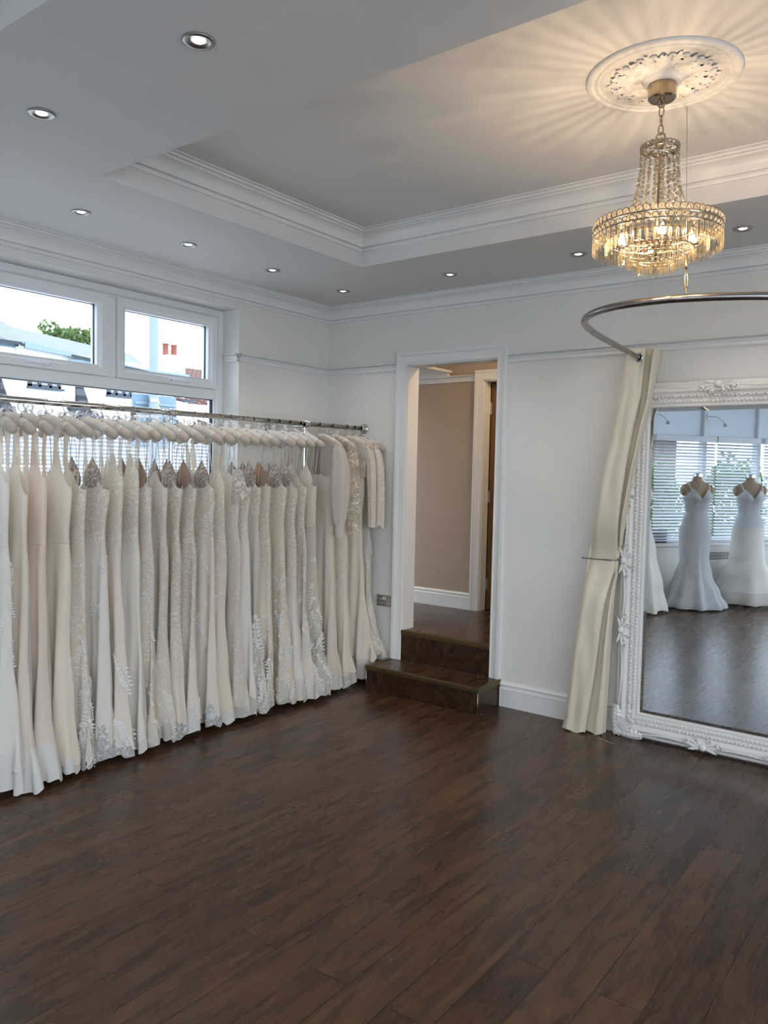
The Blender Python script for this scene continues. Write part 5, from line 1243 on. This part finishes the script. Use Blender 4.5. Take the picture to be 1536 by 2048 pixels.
def leafball(c, rad, n, size, seed):
    rr = random.Random(seed); m = MB()
    for _ in range(n):
        d = Vector((rr.gauss(0, 1), rr.gauss(0, 1), rr.gauss(0, 1))).normalized(); p = Vector(c) + Vector((d.x * rad[0], d.y * rad[1], d.z * rad[2])) * (rr.uniform(.6, 1.05) * (1 + .2 * noise.noise(d * 2.2)))
        a = Vector((rr.gauss(0, 1), rr.gauss(0, 1), rr.gauss(0, 1))).normalized() * size; b = a.orthogonal().normalized() * size * .5
        m.add([p - a, p + b, p + a, p - b], [(0, 1, 2, 3)])
    return m
tr_ = thing('tree', 'green leafy tree showing above the grey tiled roof', 'tree', (-21, 10.5, -.13))
m = leafball((0, .25, 5.75), (1.0, 1.25, .62), 2200, .10, 3); q = leafball((.2, -.85, 6.2), (.3, .4, .28), 110, .09, 5); m.add(q.v, q.f); m.build('crown', M_LEAF, tr_)
m = MB(); m.tube([(0, 0, 0), (.05, .05, 3), (.0, .2, 5.5)], [.22, .16, .06], 10)
for k_ in range(7): a = k_ * .9; m.tube([(.02, .1, 4.4), (.6 * math.cos(a), .1 + .7 * math.sin(a), 5.8)], [.07, .02], 6)
m.build('trunk', M_BARK, tr_, True)
C0 = P0 + ND * 3.6
for i, (s, hh, l) in enumerate(((-1.7, 1.75, 'clipped green hedge shrub outside the shop window, left in the mirror'), (.25, 1.85, 'green shrub outside the shop window, behind the beaded gown in the mirror'), (2.2, 1.7, 'green shrub outside the shop window, behind the satin gown in the mirror'), (4.15, 1.8, 'green shrub outside the shop window, furthest right'))):
    b = thing('garden_shrub', l, 'shrub', C0 + TD * s + Vector((0, 0, -.13)), math.atan2(TD.y, TD.x), 'shrubs outside the shop window')
    leafball((0, 0, hh * .62), (.78, .45, hh * .54), 2600, .06, 20 + i).build('foliage', M_LEAF, b)
    m = MB()
    for q in range(5): m.tube([(.1 * q - .2, 0, 0), (.25 * q - .5, .1 * math.sin(q * 3), hh * .8)], [.02, .008], 6)
    m.build('stems', M_BARK, b, True)
h5 = thing('house', 'red brick house across the street, glimpsed through the blinds in the mirror', 'house', P0 + ND * 11 + Vector((0, 0, -.13)), math.atan2(TD.y, TD.x))
m = MB(); m.box((-9, -6, 0), (9, 0, 2.9)); m.build('wall', M_BRICK, h5)
m = MB(); m.loft([[(-9.3, .4, 2.8), (-9.3, -3, 4.6), (-9.3, -6.4, 2.8)], [(9.3, .4, 2.8), (9.3, -3, 4.6), (9.3, -6.4, 2.8)]], True, True, True); m.build('roof', M_DGREY, h5)

# ------------------------------------------------------------------ light
w = bpy.data.worlds.new('World'); scene.world = w; w.use_nodes = True
nt = w.node_tree; bg = nt.nodes['Background']
tc = nt.nodes.new('ShaderNodeTexCoord'); nz = nt.nodes.new('ShaderNodeTexNoise'); nz.inputs['Scale'].default_value = 1.6; nz.inputs['Detail'].default_value = 4
rp = nt.nodes.new('ShaderNodeValToRGB'); rp.color_ramp.elements[0].position = .35; rp.color_ramp.elements[0].color = (.74, .865, 1.0, 1); rp.color_ramp.elements[1].position = .65; rp.color_ramp.elements[1].color = (.89, .945, 1.0, 1)
nt.links.new(tc.outputs['Generated'], nz.inputs['Vector']); nt.links.new(nz.outputs['Fac'], rp.inputs['Fac']); nt.links.new(rp.outputs['Color'], bg.inputs['Color'])
bg.inputs['Strength'].default_value = SKY
def portal(loc, size, M4):
    L = bpy.data.lights.new('window_portal', 'AREA'); L.shape = 'RECTANGLE'; L.size, L.size_y = size; L.cycles.is_portal = True
    o = bpy.data.objects.new('window_portal', L); COL.objects.link(o); o.matrix_world = M4; return o
def frame_m(loc, d):       # area lamp looking along d
    d = Vector(d).normalized(); q = d.to_track_quat('-Z', 'Z'); M4 = q.to_matrix().to_4x4(); M4.translation = Vector(loc); return M4
portal(0, (2.75, 1.8), frame_m((-.29, -2.325, 1.8), (1, 0, 0)))
portal(0, (3.6, 1.9), frame_m(P0 + TD * .4 + ND * .25 + Vector((0, 0, 1.68)), -ND))
portal(0, (3.2, 2.5), frame_m((4.7, -8.54, 1.49), (0, 1, 0)))
portal(0, (6.7, 2.5), frame_m((6.75, -4.55, 1.49), (-1, 0, 0)))
L = bpy.data.lights.new('hall_lamp', 'POINT'); L.energy = HALLW; L.color = (1, .74, .46); L.shadow_soft_size = .08
o = bpy.data.objects.new('hall_lamp', L); o.location = (1.9, .55, 2.72); COL.objects.link(o)

# ------------------------------------------------------------------ camera
yaw, pitch, roll, F = 0.64677, -0.05300, 0.0206, 1576.76
cyw, syw = math.cos(yaw), math.sin(yaw); cp, sp_ = math.cos(pitch), math.sin(pitch); cr, sr = math.cos(roll), math.sin(roll)
fwd = Vector((-syw * cp, cyw * cp, sp_)); right = Vector((cyw, syw, 0)); up = right.cross(fwd)
r2 = right * cr + up * sr; u2 = -right * sr + up * cr
cam = bpy.data.cameras.new('camera'); cam.sensor_fit = 'VERTICAL'; cam.sensor_height = 36; cam.lens = F / 2048 * 36; cam.clip_start = .05; cam.clip_end = 200
co = bpy.data.objects.new('camera', cam); COL.objects.link(co)
M4 = Matrix((r2, u2, -fwd)).transposed().to_4x4(); M4.translation = Vector((4.1907, -4.7755, 1.6)); co.matrix_world = M4
scene.camera = co
vs = scene.view_settings; scene.display_settings.display_device = 'sRGB'; vs.view_transform = 'Standard'; vs.look = 'None'; vs.exposure = EXPO; vs.gamma = 1; vs.use_curve_mapping = False
cy = scene.cycles; cy.use_denoising = True; cy.use_adaptive_sampling = True; cy.adaptive_threshold = .09; cy.max_bounces = 7; cy.diffuse_bounces = 3; cy.glossy_bounces = 4; cy.transparent_max_bounces = 10; cy.transmission_bounces = 4; cy.sample_clamp_indirect = 6; cy.caustics_reflective = False; cy.caustics_refractive = False
